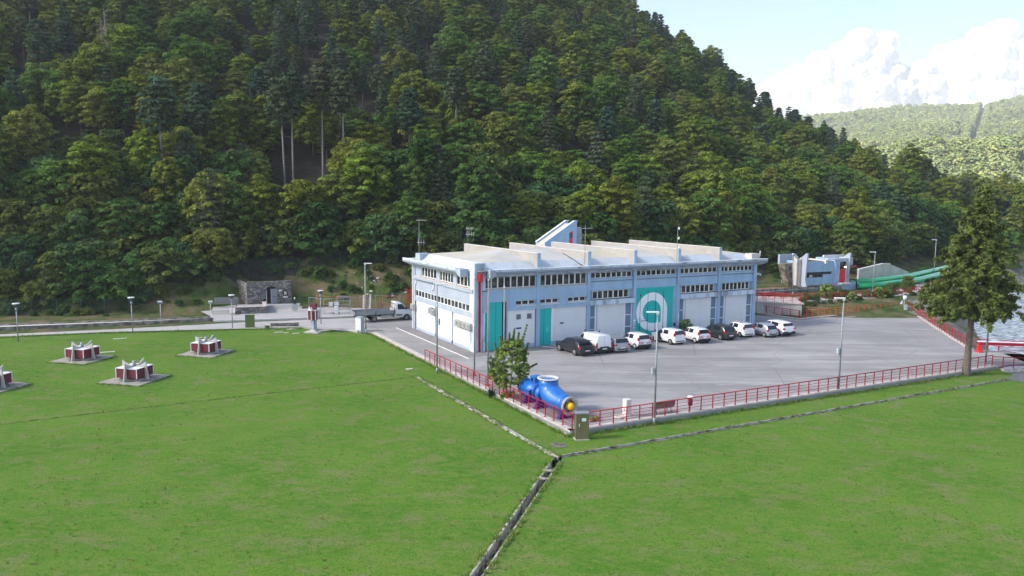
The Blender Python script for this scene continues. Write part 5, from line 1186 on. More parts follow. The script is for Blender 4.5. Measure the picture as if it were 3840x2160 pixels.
# well housings: dark red plus-shaped boxes with white fins on concrete slabs
M['slabw'] = pm('weathered_slab', (.26,.24,.21), (.46,.43,.39), 1.1, .95, detail=10, sharp=(.35,.65), c3=(.09,.08,.07), s3=1.0, amt3=.7)
def well(p, label, rz, tall=False):
    r = empty('well_housing', p, rz, label, 'well housing', 'dark red well housings with white fins')
    if not tall:
        s = MB().box(-1.9,1.9,-1.9,1.9,-.2,.06).build('slab', M['slabw'], r); MB().cyl((0,0,.06),(0,0,.22),1.2,1.05,n=20).build('plinth', M['concd'], r); z0, z1, a, b_ = .32, 1.08, .7, .97
    else:
        s = MB().box(-.85,.85,-.85,.85,-.1,.12).build('slab', M['conc'], r); z0, z1, a, b_ = 1.45, 2.5, .32, .47
        MB().add([(-.42,-.42,.12),(.42,-.42,.12),(.42,.42,.12),(-.42,.42,.12),(-.28,-.28,.3),(.28,-.28,.3),(.28,.28,.3),(-.28,.28,.3)],[(0,1,5,4),(1,2,6,5),(2,3,7,6),(3,0,4,7),(4,5,6,7)]).build('foot', M['conc'], r); MB().box(-.3,.3,-.12,.12,.25,z0).box(-.12,.12,-.3,.3,.25,z0).build('column', M['pale'], r)
    # plus shape: four square boxes round a core, so notches hold the fins
    b = MB(); g_ = .03
    for sx in (-1,1):
        for sy in (-1,1): b.box(min(sx*.08,sx*b_),max(sx*.08,sx*b_),min(sy*.08,sy*b_),max(sy*.08,sy*b_),z0,z1)
    b.box(-a,a,-a,a,z0+.02,z1-.02); b.build('red_housing', M['maroon'], r)
    b = MB()
    for sx in (-1,1):
        for sy in (-1,1): b.box(min(sx*.06,sx*(b_+.03)),max(sx*.06,sx*(b_+.03)),min(sy*.06,sy*(b_+.03)),max(sy*.06,sy*(b_+.03)),z1+.003,z1+.04); b.box(sx*(b_+.0)-.025,sx*(b_+.0)+.025,sy*(b_+.0)-.025,sy*(b_+.0)+.025,z0,z1+.002)
    b.build('white_lid', M['panel'], r)
    H_ = z1+.5*(1 if not tall else .85)
    for k in range(4):
        an = k*math.pi/2; c, s_ = math.cos(an), math.sin(an)
        w_ = b_+.12
        if not tall: pl_ = [(w_+.26,.1),(w_-.12,.1),(w_-.12,.7),(w_-.10,z1+.07),(.15,z1+.07),(.15,z1+.16),(w_*.45,z1+.14),(w_*.75,z1+.32),(w_+.02,H_),(w_+.06,z1+.1),(w_+.14,.75)]
        else: pl_ = [(w_+.02,z0),(.1,z0),(.1,z1+.07),(.1,z1+.12),(w_*.6,z1+.22),(w_-.02,H_),(w_+.04,z1)]
        o = MB().prism(pl_, -.04 if not tall else -.03, .04 if not tall else .03, 'y').build('fin', M['conc'] if not tall else M['panel'], r); o.rotation_euler = (0,0,an)
    if not tall: MB().cyl((0,0,z1+.06),(0,0,z1+.5),.14,n=10).build('vent_pipe', M['steel'], r)
    else: MB().box(-.35,.35,-.2,.2,z1+.1,z1+.75).build('red_top', M['maroon'], r)
wp = lambda x, y: Vector((x, y, lz(x, y)+.02))
WA = R_(-13)
well(wp(-39.4,68.6), 'red and white well housing nearest the road, with a bare brown patch behind it', WA); well(wp(-31.0,61.3), 'red and white well housing nearest the camera, in the middle of the group', WA); well(wp(-29.4,72.0), 'rightmost of the three whole red and white well housings', WA); well(wp(-40.6,58.0), 'red and white well housing cut off by the left edge', WA)
q = at(1178,1246,-.12); well(q, 'small red box with white fins on a tall pedestal beside the road', R_(-13), True)
# flat covers in the grass
for k, (a, c, w_, d_, lb) in enumerate(((1095,1236,1.1,.5,'pale concrete cover in the grass nearest the road, left of the tall pedestal'),(1045,1248,.9,.35,'low pale slab half hidden in the grass, leftmost near the pedestal'),(1073,1250,.5,.3,'smallest pale slab in the grass left of the pedestal'),(1110,1252,.8,.3,'pale slab in the grass closest to the pedestal slab'),(1214,1241,1.5,.7,'large pale cover in the grass right of the tall pedestal'),(400,1323,1.4,.4,'pale slab beside the well housing nearest the road'),(748,1268,.6,.25,'small pale slab on the lawn behind the rightmost well housing'),(1535,1383,.6,.4,'small pale cover on the lawn near the short yard wall'),(450,1272,1.3,.3,'thin pale slab beside the road above the well housings'))):
    q = at(a, c, -.15); q.z = lz(q.x, q.y)+.01; o = MB().box(-w_/2,w_/2,-d_/2,d_/2,-.05,.03).build('ground_cover', M['coping']); o.location = q; o.rotation_euler = (0,0,R_(28)); tag(o, lb, 'ground cover', 'flat slabs lying in the lawn')
o = MB().cyl((0,0,0),(0,0,.02),.55,n=9).build('manhole', M['rubble']); o.location = (3.0,45.9,-.275); tag(o, 'worn round manhole patch outside the front corner of the yard wall', 'manhole')
# cabinets, blocks, signs
r = empty('cabinet', (4.55,47.3,-.3), R_(8), 'tall steel cabinet coloured with bronze reflections outside the front corner of the yard railing', 'cabinet')
MB().box(-.47,.47,-.32,.32,0,.06).build('plinth', M['conc'], r); MB().box(-.42,.42,-.27,.27,.06,1.72).build('box', M['steelbox'], r, .01); MB().box(-.44,.44,-.30,.30,1.72,1.78).build('lid', M['steel'], r); MB().box(-.05,.22,-.285,-.271,1.25,1.45).build('label_plate', M['white'], r); MB().box(-.24,-.20,-.285,-.271,.9,1.1).build('handle', M['lampw'], r)
r = empty('cabinet', at(938,1231,-.1), R_(10), 'olive green metal cabinet beside the road', 'cabinet'); MB().box(-.5,.5,-.2,.2,0,1.5).build('box', M['greenbox'], r, .02); MB().box(-.52,.52,-.22,.22,1.5,1.55).build('lid', M['greenbox'], r); MB().box(-.51,-.501,-.1,.1,.3,1.2).build('hinge', M['greenbox'], r)
r = empty('concrete_block', at(1350,1245,-.1), R_(-25), 'tall pale concrete block at the road junction', 'block'); MB().box(-.42,.42,-.42,.42,-.1,.12).build('base', M['conc'], r); MB().box(-.36,.36,-.34,.34,.12,1.75).build('body', M['pale'], r, .02); MB().box(-.36,.36,-.345,-.341,.3,1.6).build('door', M['panel'], r)
r = empty('water_fountain', at(2350,1562), R_(30), 'pale stone drinking fountain with a round basin behind the front railing', 'fountain'); MB().box(-.55,.75,-.5,.5,0,.08).build('base', M['coping'], r); MB().box(-.22,.22,-.22,.22,.08,1.25).build('pillar', M['kerb'], r, .01); MB().cyl((-.62,0,.0),(-.62,0,.14),.38,n=16).build('basin', M['coping'], r); MB().box(-.36,-.22,-.05,.05,.55,.65).build('tap', M['lampw'], r)
def bench(p, rz, label, back='wood', W_=1.8, bh=.5):
    r = empty('bench', p, rz, label, 'bench'); hw = W_/2
    MB().box(-hw,hw,-.25,.2,.42,.47).build('seat', M[back], r); o = MB().box(-hw,hw,-.02,.03,.0,bh).build('backrest', M[back], r); o.location = (0,.25,.5); o.rotation_euler = (R_(-14),0,0)
    for x in (-hw+.25, hw-.25):
        MB().tube([(x,-.25,0),(x,-.2,.3),(x,0,.41),(x,.2,.3),(x,.28,0)], .025, 5).build('leg', M['black'], r)
q = at(2478,1552); bench((q.x+.1,q.y+.2,0), R_(207), 'grey bench inside the yard behind the front railing'); q = at(860,1150,.6); bench((q.x-.4,q.y,.56), R_(12), 'dark wooden bench on the terrace left of the stone portal', W_=3.0, bh=.75)
for a, c, z, lb, h in ((603,1194,.35,'small blue and white sign on a white post beside the pale walkway',2.0),(790,1160,.6,'small grey panel sign at the left end of the terrace',1.0),):
    q = at(a, c, z); r = empty('sign', q, R_(10), lb, 'sign'); MB().cyl((0,0,-.3),(0,0,h),.04,n=6).build('post', M['kerb'], r); MB().box(-.26,.26,-.06,-.02,h-.22,h+.12).build('panel', M['lampw'], r); MB().box(-.24,.24,-.075,-.061,h-.20,h-.06).build('lettering', M['navyP'] if h > 1.5 else M['steel'], r)
# weather station at the back corner
r = empty('weather_station', at(3388,1176), 0, 'white weather station with a round gauge at the back corner of the yard', 'weather station'); MB().cyl((0,0,0),(0,0,2.3),.07,n=8).build('post', M['steel'], r); MB().cyl((.05,0,1.9),(.05,0,2.45),.22,.24,n=12).build('rain_gauge', M['lampw'], r); MB().box(.0,.35,-.3,-.1,.5,1.25).build('box', M['pale'], r, .02); MB().add([(-.6,0,1.3),(-.25,0,1.3),(-.2,.05,1.75),(-.3,.05,1.8)],[(0,1,2,3)]).add([(-.6,.02,1.3),(-.25,.02,1.3),(-.2,.07,1.75),(-.3,.07,1.8)],[(0,3,2,1)]).build('panel', M['lampw'], r)
# low stone seat wall by the road
r = empty('stone_bench_wall', at(940,1229,0), R_(14), 'low stone wall with pale cap slabs between the road and the lawn', 'wall'); MB().box(2.2,5.3,-.2,.2,-.3,.45).box(1.6,2.0,-.5,-.1,-.3,.3).build('wall_body', M['stone'], r); MB().box(2.1,5.4,-.26,.26,.45,.53).box(1.5,2.1,-.7,0,.3,.38).build('cap', M['coping'], r)
# ---------------------------------------------------------------- stone portal, terrace, steps
po = empty('stone_portal', (-35.45,100.9,0), R_(18), 'grey rubble stone portal with an arched doorway at the foot of the slope', 'portal'); L_ = 5.75; TZ = .5
xd0, xd1, zs = 2.45, 3.90, 2.35
poly = [(0,TZ-.6),(xd0,TZ-.6),(xd0,zs)]+[((xd0+xd1)/2-(xd1-xd0)/2*math.cos(math.pi*k/8), zs+.55*math.sin(math.pi*k/8)) for k in range(1,8)]+[(xd1,zs),(xd1,TZ-.6),(L_,TZ-.6),(L_-.15,3.6),(0,3.35)]
bm = bmesh.new(); f = bm.faces.new([bm.verts.new((x,-.02,z)) for x, z in poly]); rr_ = bmesh.ops.extrude_face_region(bm, geom=[f]); bmesh.ops.translate(bm, vec=(0,.75,0), verts=[v for v in rr_['geom'] if isinstance(v, bmesh.types.BMVert)]); bmesh.ops.triangulate(bm, faces=bm.faces); bmesh.ops.recalc_face_normals(bm, faces=bm.faces)
me = bpy.data.meshes.new('front_wall'); bm.to_mesh(me); bm.free(); me.materials.append(M['stone']); link(bpy.data.objects.new('front_wall', me), po)
MB().add([(0,0,-.1),(-.75,1.2,-.1),(-1.3,2.6,3.6),(-.05,0,3.35),(0,.7,-.1),(0,.7,3.33),(-1.1,3.0,3.6)],[(0,1,2,3),(3,2,6,5),(0,4,5,3)]).build('wing_wall', M['stone'], po)
MB().box(-.02,L_,.1,.8,3.3,3.5).build('wall_top', M['rubble'], po); MB().box(xd0-.3,xd1+.3,.74,3.6,TZ-.4,3.2).build('passage', pm('lit_passage',(.035,.028,.015),(.09,.07,.03),1.2,.9), po)
d_ = MB().box(0,.92,-.03,.03,TZ,TZ+2.05).build('open_door', M['steel'], po); d_.location = (xd1-.05,-.02,0); d_.rotation_euler = (0,0,R_(205)); MB().box(.15,.75,.035,.06,TZ+.95,TZ+1.0).build('push_bar', M['black'], d_)
MB().box(xd0-.02,xd0+.06,-.06,.1,TZ,zs).build('door_frame', M['pale'], po); MB().box(xd1+.16,xd1+.55,-.06,-.03,zs-.15,zs+.02).build('sign_plate', M['lampw'], po)
nb = MB().cyl((4.9,-.035,2.1),(4.9,.0,2.1),.32,n=14).box(4.58,5.22,-.034,.0,1.2,2.1).build('wall_niche', M['black'], po); MB().box(4.6,5.2,-.3,-.035,1.35,1.5).cyl((4.9,-.2,1.42),(4.9,-.2,1.3),.28,n=12).build('basin', M['kerb'], nb); MB().box(4.75,5.05,-.06,-.036,1.7,2.15).build('carved_face', M['coping'], nb)
te = empty('terrace', (0,0,0), 0, 'raised grey terrace with steps in front of the stone portal', 'terrace')
c18, s18 = math.cos(R_(18)), math.sin(R_(18)); PO = Vector((-35.45,100.9)); pt = lambda a, b_: (PO.x+a*c18-b_*s18, PO.y+a*s18+b_*c18)
MB().prism([pt(-4.2,-5.0),pt(-1.4,-5.0),pt(-1.4,-6.0),pt(2.1,-6.0),pt(2.1,-2.2),pt(6.6,-2.2),pt(6.9,.2),pt(-1.5,.2),pt(-4.2,-1.0)], -.1, TZ).build('platform', M['path'], te)
for k in range(3): MB().prism([pt(2.25,-2.2-.38*(k+1)),pt(6.9,-2.2-.38*(k+1)),pt(6.9,-2.19-.38*k),pt(2.25,-2.19-.38*k)], -.1, TZ-.11*(k+1)).build('step', M['conc'], te)
for k in range(2): MB().prism([pt(-4.0,-5.05-.4*(k+1)),pt(-1.3,-5.05-.4*(k+1)),pt(-1.3,-5.04-.4*k),pt(-4.0,-5.04-.4*k)], -.1, TZ-.12*(k+1)).build('step', M['conc'], te)
r = empty('stone_wall', (0,0,0), 0, 'L-shaped low rubble stone wall with pale coping on the terrace edge', 'wall'); 
MB().prism([pt(-1.3,-6.3),pt(2.35,-6.3),pt(2.35,-1.9),pt(1.95,-1.9),pt(1.95,-5.9),pt(-1.3,-5.9)], -.1, 1.0).build('wall_body', M['stone'], r); MB().prism([pt(-1.35,-6.35),pt(2.4,-6.35),pt(2.4,-1.85),pt(1.9,-1.85),pt(1.9,-5.85),pt(-1.35,-5.85)], 1.003, 1.08).build('coping', M['coping'], r)
r = empty('wall_stub', (*pt(-1.7,-6.0),0), R_(18), 'sloped stone stub at the left end of the terrace wall', 'wall'); MB().add([(-.3,-.9,-.1),(.35,-.9,-.1),(.35,.3,-.1),(-.3,.3,-.1),(-.3,-.8,.45),(.35,-.8,.45),(.35,.3,.95),(-.3,.3,.95)],[(0,1,5,4),(1,2,6,5),(2,3,7,6),(3,0,4,7),(4,5,6,7)]).build('body', M['coping'], r)
o = MB().sphere((0,0,.25),.3,10).build('bin', M['black']); o.location = (*pt(2.1,-1.6), TZ+.5); tag(o, 'dark round bag on the wall end beside the portal steps', 'bag')
tag(strip('edge_wall', [pt(6.9,-3.2),pt(9,-2.6),pt(12,-1.6)], .3, 0, .45, M['rubble']), 'low dark edging wall right of the portal steps', 'wall')
# mesh fence along the slope
def mesh_fence(pts, H, label, zf, sp=2.5):
    r = empty('mesh_fence', (0,0,0), 0, label, 'fence', 'green mesh fences at the foot of the slope'); pts = densify(pts, sp); b = MB(); p0 = None
    for (x0,y0),(x1,y1) in zip(pts[:-1], pts[1:]):
        a = Vector((x0,y0,zf(x0,y0))); c = Vector((x1,y1,zf(x1,y1))); d = (c-a); n = max(2, int(d.length/.16))
        for k in range(n): q = a+d*k/n; b.box(q.x-.006,q.x+.006,q.y-.006,q.y+.006,q.z,q.z+H)
        for k in range(9): b.add([a+Vector((0,0,H*k/8)),c+Vector((0,0,H*k/8)),c+Vector((0,0,H*k/8+.018)),a+Vector((0,0,H*k/8+.018))],[(0,1,2,3)])
    b.build('mesh_panel', M['fence'], r, fix=False)
    for x, y in pts:
        if p0 is None: p0 = MB().box(-.035,.035,-.035,.035,0,H+.05).build('post', M['fence'], r); o = p0
        else: o = dup(p0, r)
        o.location = (x, y, zf(x, y))
    return r
mesh_fence([(-120,79.5),(-100,84.5),(-62,92.3),(-48.5,95.2),(-45.5,98.5),(-43.5,101),(-38,104)], 2.1, 'long green mesh fence at the foot of the slope left of the portal', hz)
mesh_fence([(-38,104),(-36.6,105.2),(-30,106.8)], 2.3, 'green mesh fence standing right above the stone portal', lambda x,y: 4.0)
mesh_fence([(-30,106.8),(-22,109.5),(-14,110.5),(-8,112)], 2.0, 'green mesh fence along the top of the rocky bank', hz)
mesh_fence([(34,134),(46,138),(60,144),(74,155),(86,170)], 2.4, 'green mesh fence behind the blue gatehouse', hz)
# ---------------------------------------------------------------- works area
def tube_fence(a, c, H, label, mat='steel', n=8, g_=None, mid=(.5,)):
    a = Vector(a); c = Vector(c); r = empty('fence_panel', a, math.atan2(c.y-a.y, c.x-a.x), label, 'fence', g_); W_ = (c-a).xy.length
    b = MB().cyl((0,0,0),(0,0,H),.025,n=6).cyl((W_,0,0),(W_,0,H),.025,n=6).cyl((0,0,H),(W_,0,H),.025,n=6).cyl((0,0,.15),(W_,0,.15),.02,n=6); b.build('frame', M[mat], r); b = MB()
    for k in range(1, n): b.cyl((W_*k/n,0,.15),(W_*k/n,0,H),.006,n=4)
    for h in mid: b.cyl((0,0,H*h),(W_,0,H*h),.010,n=4)
    b.build('mesh', M[mat], r); return r
q = [at(1159,1172,.16), at(1215,1180,.16), at(1315,1176,.16), at(1408,1165,.16), at(1500,1155,.16), at(1552,1140,.16)]
lbs = ['leftmost grey site fence panel right of the person','grey site fence panel behind the tall pedestal','grey site fence panel with paper notices behind the hand truck','grey site fence panel behind the flatbed truck bed','grey site fence panel ending behind the truck cab']
for k in range(5): tube_fence(q[k], q[k+1], 2.0, lbs[k], 'steel', 14, 'grey site fence panels')
n0 = q[1].lerp(q[2], .25)
for k, dx in enumerate((0,.75)):
    o = MB().box(-.25,.25,-.02,.02,0,.55 if k == 0 else .42).build('notice', M['lampw']); d = (q[2]-q[1]).normalized(); o.location = n0+d*dx+Vector((0.05,-.08,1.05+.1*k)); o.rotation_euler = (0,0,math.atan2(d.y,d.x)); tag(o, ['taller white paper notice on the site fence','wider white paper notice on the site fence'][k], 'notice')
rq = [(-26.3,101.3),(-23.5,101.0),(-20.5,101.6),(-17.5,101.9),(-14.6,102.0)]
for k in range(4): tube_fence((*rq[k],.1), (*rq[k+1],.1), 1.6, ['leftmost orange red barrier behind the site fence','orange red barrier behind the hand truck','orange red barrier behind the truck bed','orange red barrier behind the truck cab'][k], 'redor', 4, 'orange red barriers behind the works area', (.33,.66))
r = empty('stacked_red_frames', (-14.2,101.0,0), R_(20), 'pile of red steel frames between the truck cab and the building', 'steel frames'); b = MB()
for k in range(5): b.box(0,2.6,-.3+.2*k,-.22+.2*k,.3+.55*k,.42+.55*k); b.box(.1+.5*k,.18+.5*k,-.1,.0,0,3.0)
b.build('frame', M['brightred'], r)
q_ = at(1262,1178,.16); r = empty('hand_truck', q_, R_(10), 'white hand truck loaded with boxes beside the site fence', 'hand truck'); MB().tube([(-.25,0,.1),(-.25,.1,1.5),(-.15,.1,1.65),(.15,.1,1.65),(.25,.1,1.5),(.25,0,.1)],.025,6).box(-.25,.25,-.35,.02,.05,.09).build('frame', M['lampw'], r); MB().box(-.2,.2,-.25,.05,.5,.75).box(-.2,.2,-.25,.05,.85,1.05).box(-.2,.2,-.25,.05,.15,.4).build('load', M['white'], r)
for s in (-1,1): MB().cyl((s*.3,-.05,.14),(s*.36,-.05,.14),.14,n=12).build('wheel', M['tyre'], r)
q_ = at(1289,1176,.16); r = empty('steel_rack', q_, R_(12), 'grey steel shelving rack behind the end of the truck bed', 'rack'); b = MB()
for x in (-.8,.8):
    for y in (0,.7): b.box(x-.03,x+.03,y-.03,y+.03,0,2.2)
for h in (.5,1.1,1.6,2.0,2.15): b.box(-.8,.8,-.02,.02,h,h+.05); b.box(-.8,.8,.68,.72,h,h+.05)
b.cyl((-.8,0,.5),(.0,0,1.1),.02,n=4).cyl((.8,0,.5),(0,0,1.1),.02,n=4).box(0-.02,.02,0,.03,1.1,2.1); b.build('frame', M['steel'], r)
o = MB().box(-.4,.4,-.2,.2,0,.22).build('crate', M['coping']); o.location = at(1232,1176,.16); tag(o, 'small pale crate on the plaza left of the hand truck', 'crate')
for k, (a, c, lb) in enumerate(((1363,1163,'thinner white board propped behind the truck bed'),(1386,1160,'wider white board propped behind the truck bed'))):
    o = MB().prism([(-.1,0),(.12,0),(.06,1.9),(-.14,1.9)], 0, .04, 'y').build('white_board', M['lampw']); o.location = at(a, c, .16)+Vector((0,0,.1)); o.rotation_euler = (R_(-6),R_(3+3*k),R_(15)); tag(o, lb, 'board')

q = at(2587,1545); r = empty('litter_bin', (q.x,q.y,0), R_(30), 'small dark litter basket with a white cap behind the front railing', 'litter bin'); MB().cyl((0,0,0),(0,0,1.1),.03,n=6).build('post', M['red'], r); MB().cyl((0,0,.5),(0,0,.95),.16,.19,12).build('basket', M['maroon'], r); MB().cyl((0,0,1.1),(0,0,1.16),.24,.2,12).build('cap', M['lampw'], r)
# low undergrowth over the banks
rs = np.random.RandomState(71); ug = []
for _ in range(5200):
    x = rs.uniform(-85, 75); y = rs.uniform(86, 150); d = y-float(np.interp(x/y, F_M, F_Y)); a, c = pix(x, y, hz(x,y)); a = float(a)
    if a > 4000 or a < -200: continue
    if x < 33:
        if not (-4 < d < 13): continue
        if -41 < x < -28 and d < 4: continue
        if x > -13 and d < 3: continue
        if y < np.interp(x, [-90,-60,-37,-36,-28,-13], [86,90.5,96.5,104,103.5,104]) : continue
        if rs.rand() < .45 and d < 1: continue
    else:
        if not (1 < foot_d(np.array([x]), np.array([y]))[0] < 12 or (y > 99 and y-(100+(x-36)*.48) > 1.2 and y-(112+(x-40)*.42) < -3.0 and a > 2990)): continue
        if riv_d(np.array([x]), np.array([y]))[0] < 1.5: continue
    s = rs.uniform(.10,.30) if rs.rand() < .85 else rs.uniform(.3,.5); ug.append((x, y, hz(x,y)-.05, s, s*rs.uniform(.6,1.2), rs.uniform(0,6.28), int(8+rs.randint(3))))
scatter('undergrowth', ug, [KIDS[p.name] for p in ALLP]); print('undergrowth', len(ug))
# pale limestone outcrops on the bank right of the portal
rs = np.random.RandomState(12)
for k in range(34):
    a = rs.uniform(1215,1530); c = rs.uniform(1015,1115) if a > 1290 else rs.uniform(1060,1125); q = onhill(a, c, 99, 125); b = MB(); s = rs.uniform(.12,.36)
    b.sphere((0,0,0), 1, 7, 0, .5); o = b.build('rock', M['kerb'] if k % 3 else M['rubble'], fix=False)
    for v in o.data.vertices: v.co *= rs.uniform(.65,1.25)
    for p_ in o.data.polygons: p_.use_smooth = False
    o.location = q-Vector((0,0,s*.25)); o.scale = (s*rs.uniform(.8,2.0), s, s*rs.uniform(.5,1.)); o.rotation_euler = (rs.uniform(-.4,.4), .5, rs.uniform(0,3)); tag(o, 'pale limestone rock poking out of the grassy bank between the portal and the station', 'rock', 'limestone rocks on the bank')
# ---------------------------------------------------------------- gatehouse
gh = empty('gatehouse', (45.4,117.2,1.15), R_(24), 'pale blue concrete gatehouse with a red door above the upper road', 'gatehouse')
gh.scale = (.92,1,.97)
MB().prism([(.0,.2),(.3,.0),(6.4,.0),(6.9,.5),(6.9,5.0),(0,5.0)],0.9,4.7).build('main_block', M['blue'], gh)
MB().box(.25,5.9,-.012,.0,2.6,3.0).build('window_recess', M['black'], gh); w_ = MB().box(.3,3.9,-.03,-.014,2.15,2.62).build('slit_window', M['glass'], gh); MB().box(.9,1.6,-.045,-.031,2.2,2.57).build('pane', M['coping'], w_)
MB().box(6.4,9.3,-.35,3.8,.6,5.05).build('entrance_block', M['blue'], gh)
for x, t_, z1 in ((-.45,.3,6.1),(9.3,.28,6.0)): MB().prism([(-.75,.8),(-.45,1.9),(-.6,4.6),(-.7,z1),(-.4,z1),(1.2,4.9),(1.2,.6)], x, x+t_, 'x').build('side_fin', M['pale'], gh)
MB().box(-1.35,-1.0,.5,1.2,.9,5.2).box(-1.1,-.4,1.2,1.5,.9,5.5).prism([(-.95,.7),(-.5,.7),(-.5,5.3),(-.95,5.0)],.4,.7,'y').build('side_wall', M['conc'], gh); MB().prism([(-3.0,4.2),(-1.2,4.4),(-1.1,.6),(-1.7,.6)], 1.6, 3.0, 'y').build('rock_buttress', M['rubble'], gh); MB().box(-1.4,2.4,4.2,4.6,4.0,5.6).build('rear_parapet', M['pale'], gh)
MB().box(4.1,4.5,-.35,3.2,4.35,4.95).build('spout_beam', M['kerb'], gh); MB().box(.2,6.4,.2,4.8,4.703,4.72).build('roof', M['soil'], gh); MB().box(4.5,9.3,-.36,-.1,4.95,5.15).box(6.3,10.9,2.0,2.3,5.05,5.5).build('parapet', M['kerb'], gh); MB().box(9.6,11.2,.3,1.8,3.9,5.2).build('side_box', M['pale'], gh)
d_ = MB().box(7.3,8.75,-.40,-.352,1.2,3.35).build('red_door', M['brightred'], gh); MB().box(7.3,8.75,-.40,-.352,3.36,4.6).build('transom_window', M['glass'], d_); MB().box(7.2,7.29,-.42,-.352,1.2,4.65).box(8.76,8.85,-.42,-.352,1.2,4.65).box(7.2,8.85,-.42,-.352,4.61,4.7).build('door_frame', M['kerb'], d_)
M['glow'] = pm('lamp_glow', (1,.8,.5)); M['glow'].node_tree.nodes['Principled BSDF'].inputs['Emission Color'].default_value = (1,.75,.4,1); M['glow'].node_tree.nodes['Principled BSDF'].inputs['Emission Strength'].default_value = 3
MB().sphere((8.5,-.5,3.7),.13,8).build('lamp', M['glow'], gh); MB().box(7.0,9.1,-1.3,-.35,.95,1.18).build('landing', M['kerb'], gh); MB().box(8.9,12.5,.6,.9,3.55,3.72).build('red_canopy', M['brightred'], gh)
b = MB(); 
for k in range(6): b.box(6.7-.32*k,7.02-.32*k,-1.2,-.4,-.1,.80-.16*k)
b.build('stairs', M['rubble'], gh); MB().tube([(7.0,-1.25,1.2),(7.0,-1.25,2.0),(6.2,-1.25,1.7),(5.2,-1.25,.9),(4.9,-1.25,.1)],.035,6).tube([(7.0,-1.25,1.6),(6.0,-1.25,1.2),(5.1,-1.25,.4)],.03,6).tube([(9.1,-1.25,1.18),(9.1,-1.25,2.1),(9.1,-.4,2.1)],.035,6).build('handrail', M['red'], gh)
MB().prism([(6.2,-.3),(6.9,-1.0),(12.0,-.6),(12.0,1.8),(6.2,1.8)], -.2, 1.0).build('base_block', M['blue'], gh); MB().box(-12,6.2,-.9,-.6,-.3,.75).build('canal_wall', M['concd'], gh); MB().box(-12,6.2,-.6,3.0,-.3,.35).build('canal_bank', pm('rusty_soil',(.20,.09,.05),(.28,.15,.09),1,1), gh); MB().tube([(-12,-.98,.35),(3.5,-.98,.5),(4.5,-.98,.1),(6.3,-.98,.1)],.06,6).build('pipe', M['steel'], gh); MB().box(2.4,2.9,-1.15,-.95,-.2,.9).build('grey_post', M['steel'], gh)
# green pipes
PA = [at(3212,1074,1.6), at(3300,1069,1.6), at(3440,1050,1.8), at(3560,1020,2.0), at(3700,978,2.0), at(3840,945,1.0), at(3990,915,0)]
PB_ = [p+Vector((-.6,1.7,.45)) for p in PA]
for k, (pts, lb) in enumerate(((PA,'nearer large glossy green pipeline running from the gatehouse toward the spruce'),(PB_,'farther large glossy green pipeline behind the nearer one'))):
    r = empty('green_pipe', pts[0], 0, lb, 'pipe', 'pair of green pipelines'); MB().tube([p-pts[0] for p in pts], .50, 18).build('pipe', M['greenpipe'], r)
    b = MB(); 
    for i in range(0, 5): q = pts[i].lerp(pts[i+1], .5)-pts[0]; b.box(q.x-.3,q.x+.3,q.y-.5,q.y+.5,-2.2,q.z-.42)
    b.build('support', M['conc'], r)
r = empty('drain_pipe', at(3205,1085,1.2), R_(24), 'thin black bent pipe at the start of the green pipelines', 'pipe'); MB().tube([(-.9,.3,1.6),(0,0,1.55),(.25,0,1.3),(.3,-.1,.2),(1.2,-.3,.1)],.11,8).build('pipe', M['black'], r)
r = empty('retaining_wall', (57.5,125.5,1.2), R_(33), 'stained retaining wall with a sloping pale top behind the green pipes', 'wall'); MB().prism([(0,0),(16,0),(15,1.6),(9,3.2),(7,3.3),(0,2.6)],0,.3,'y').build('wall_body', M['conc'], r); MB().prism([(0,2.6),(7,3.3),(9,3.2),(9,3.35),(7,3.45),(0,2.75)],-.05,.35,'y').build('wall_cap', M['kerb'], r)
# ---------------------------------------------------------------- the blue pump on display
pu = empty('blue_pump', (0,0,0), 0, 'big glossy blue bent pump casing with a yellow ball nose and white upturned flange', 'pump')
F_ = Vector((4.15,50.35,0)); B_ = Vector((1.15,55.3,0)); ax = (F_-B_).normalized(); pu.location = B_; pu.rotation_euler = (0,0,math.atan2(ax.y,ax.x)); Lp = (F_-B_).length-.25; zc_ = 1.08
b = MB().cyl((0,0,zc_),(1.75,0,zc_),.60,.60,24); b.cyl((-.12,0,zc_),(0,0,zc_),.45,.58,24); b.cyl((1.75,0,zc_),(2.4,0,zc_),.56,.5,24); b.build('motor_body', M['blueP'], pu)
b = MB(); [b.cyl((x,0,zc_),(x+.07,0,zc_),.66,n=24) for x in (.02,1.7,1.82)]; b.build('flange_ring', M['blueP'], pu)
e = MB().box(.55,1.15,-.05,.65,zc_+.45,zc_+.98).build('terminal_box', M['blueP'], pu, .02); MB().box(.7,1.0,-.06,-.051,zc_+.6,zc_+.85).build('cover', M['black'], e)
pts = []; 
for k in range(13):
    t = k/12; p0, p1, p2, p3 = Vector((Lp-.36,0,zc_-.12)), Vector((Lp-1.5,0,zc_-.02)), Vector((2.85,0,zc_-.15)), Vector((2.92,0,zc_+1.22)); pts.append(p0*(1-t)**3+p1*3*t*(1-t)**2+p2*3*t*t*(1-t)+p3*t**3)
rad = [.60,.62,.66,.71,.75,.78,.80,.80,.78,.75,.71,.70,.72]
MB().tube(pts, rad, 28).build('elbow', M['blueP'], pu)
t = pts[-1]; b = MB(); ring_ = []
for (ra, z) in ((.62,.03),(.80,.03),(.80,.10),(.60,.10),(.56,-.25)): ring_ += [(t.x+ra*math.cos(2*math.pi*k/28), t.y+ra*math.sin(2*math.pi*k/28), t.z+z) for k in range(28)]
fs = [(j*28+k, j*28+(k+1)%28, (j+1)*28+(k+1)%28, (j+1)*28+k) for j in range(4) for k in range(28)]+[tuple(4*28+k for k in range(28))]
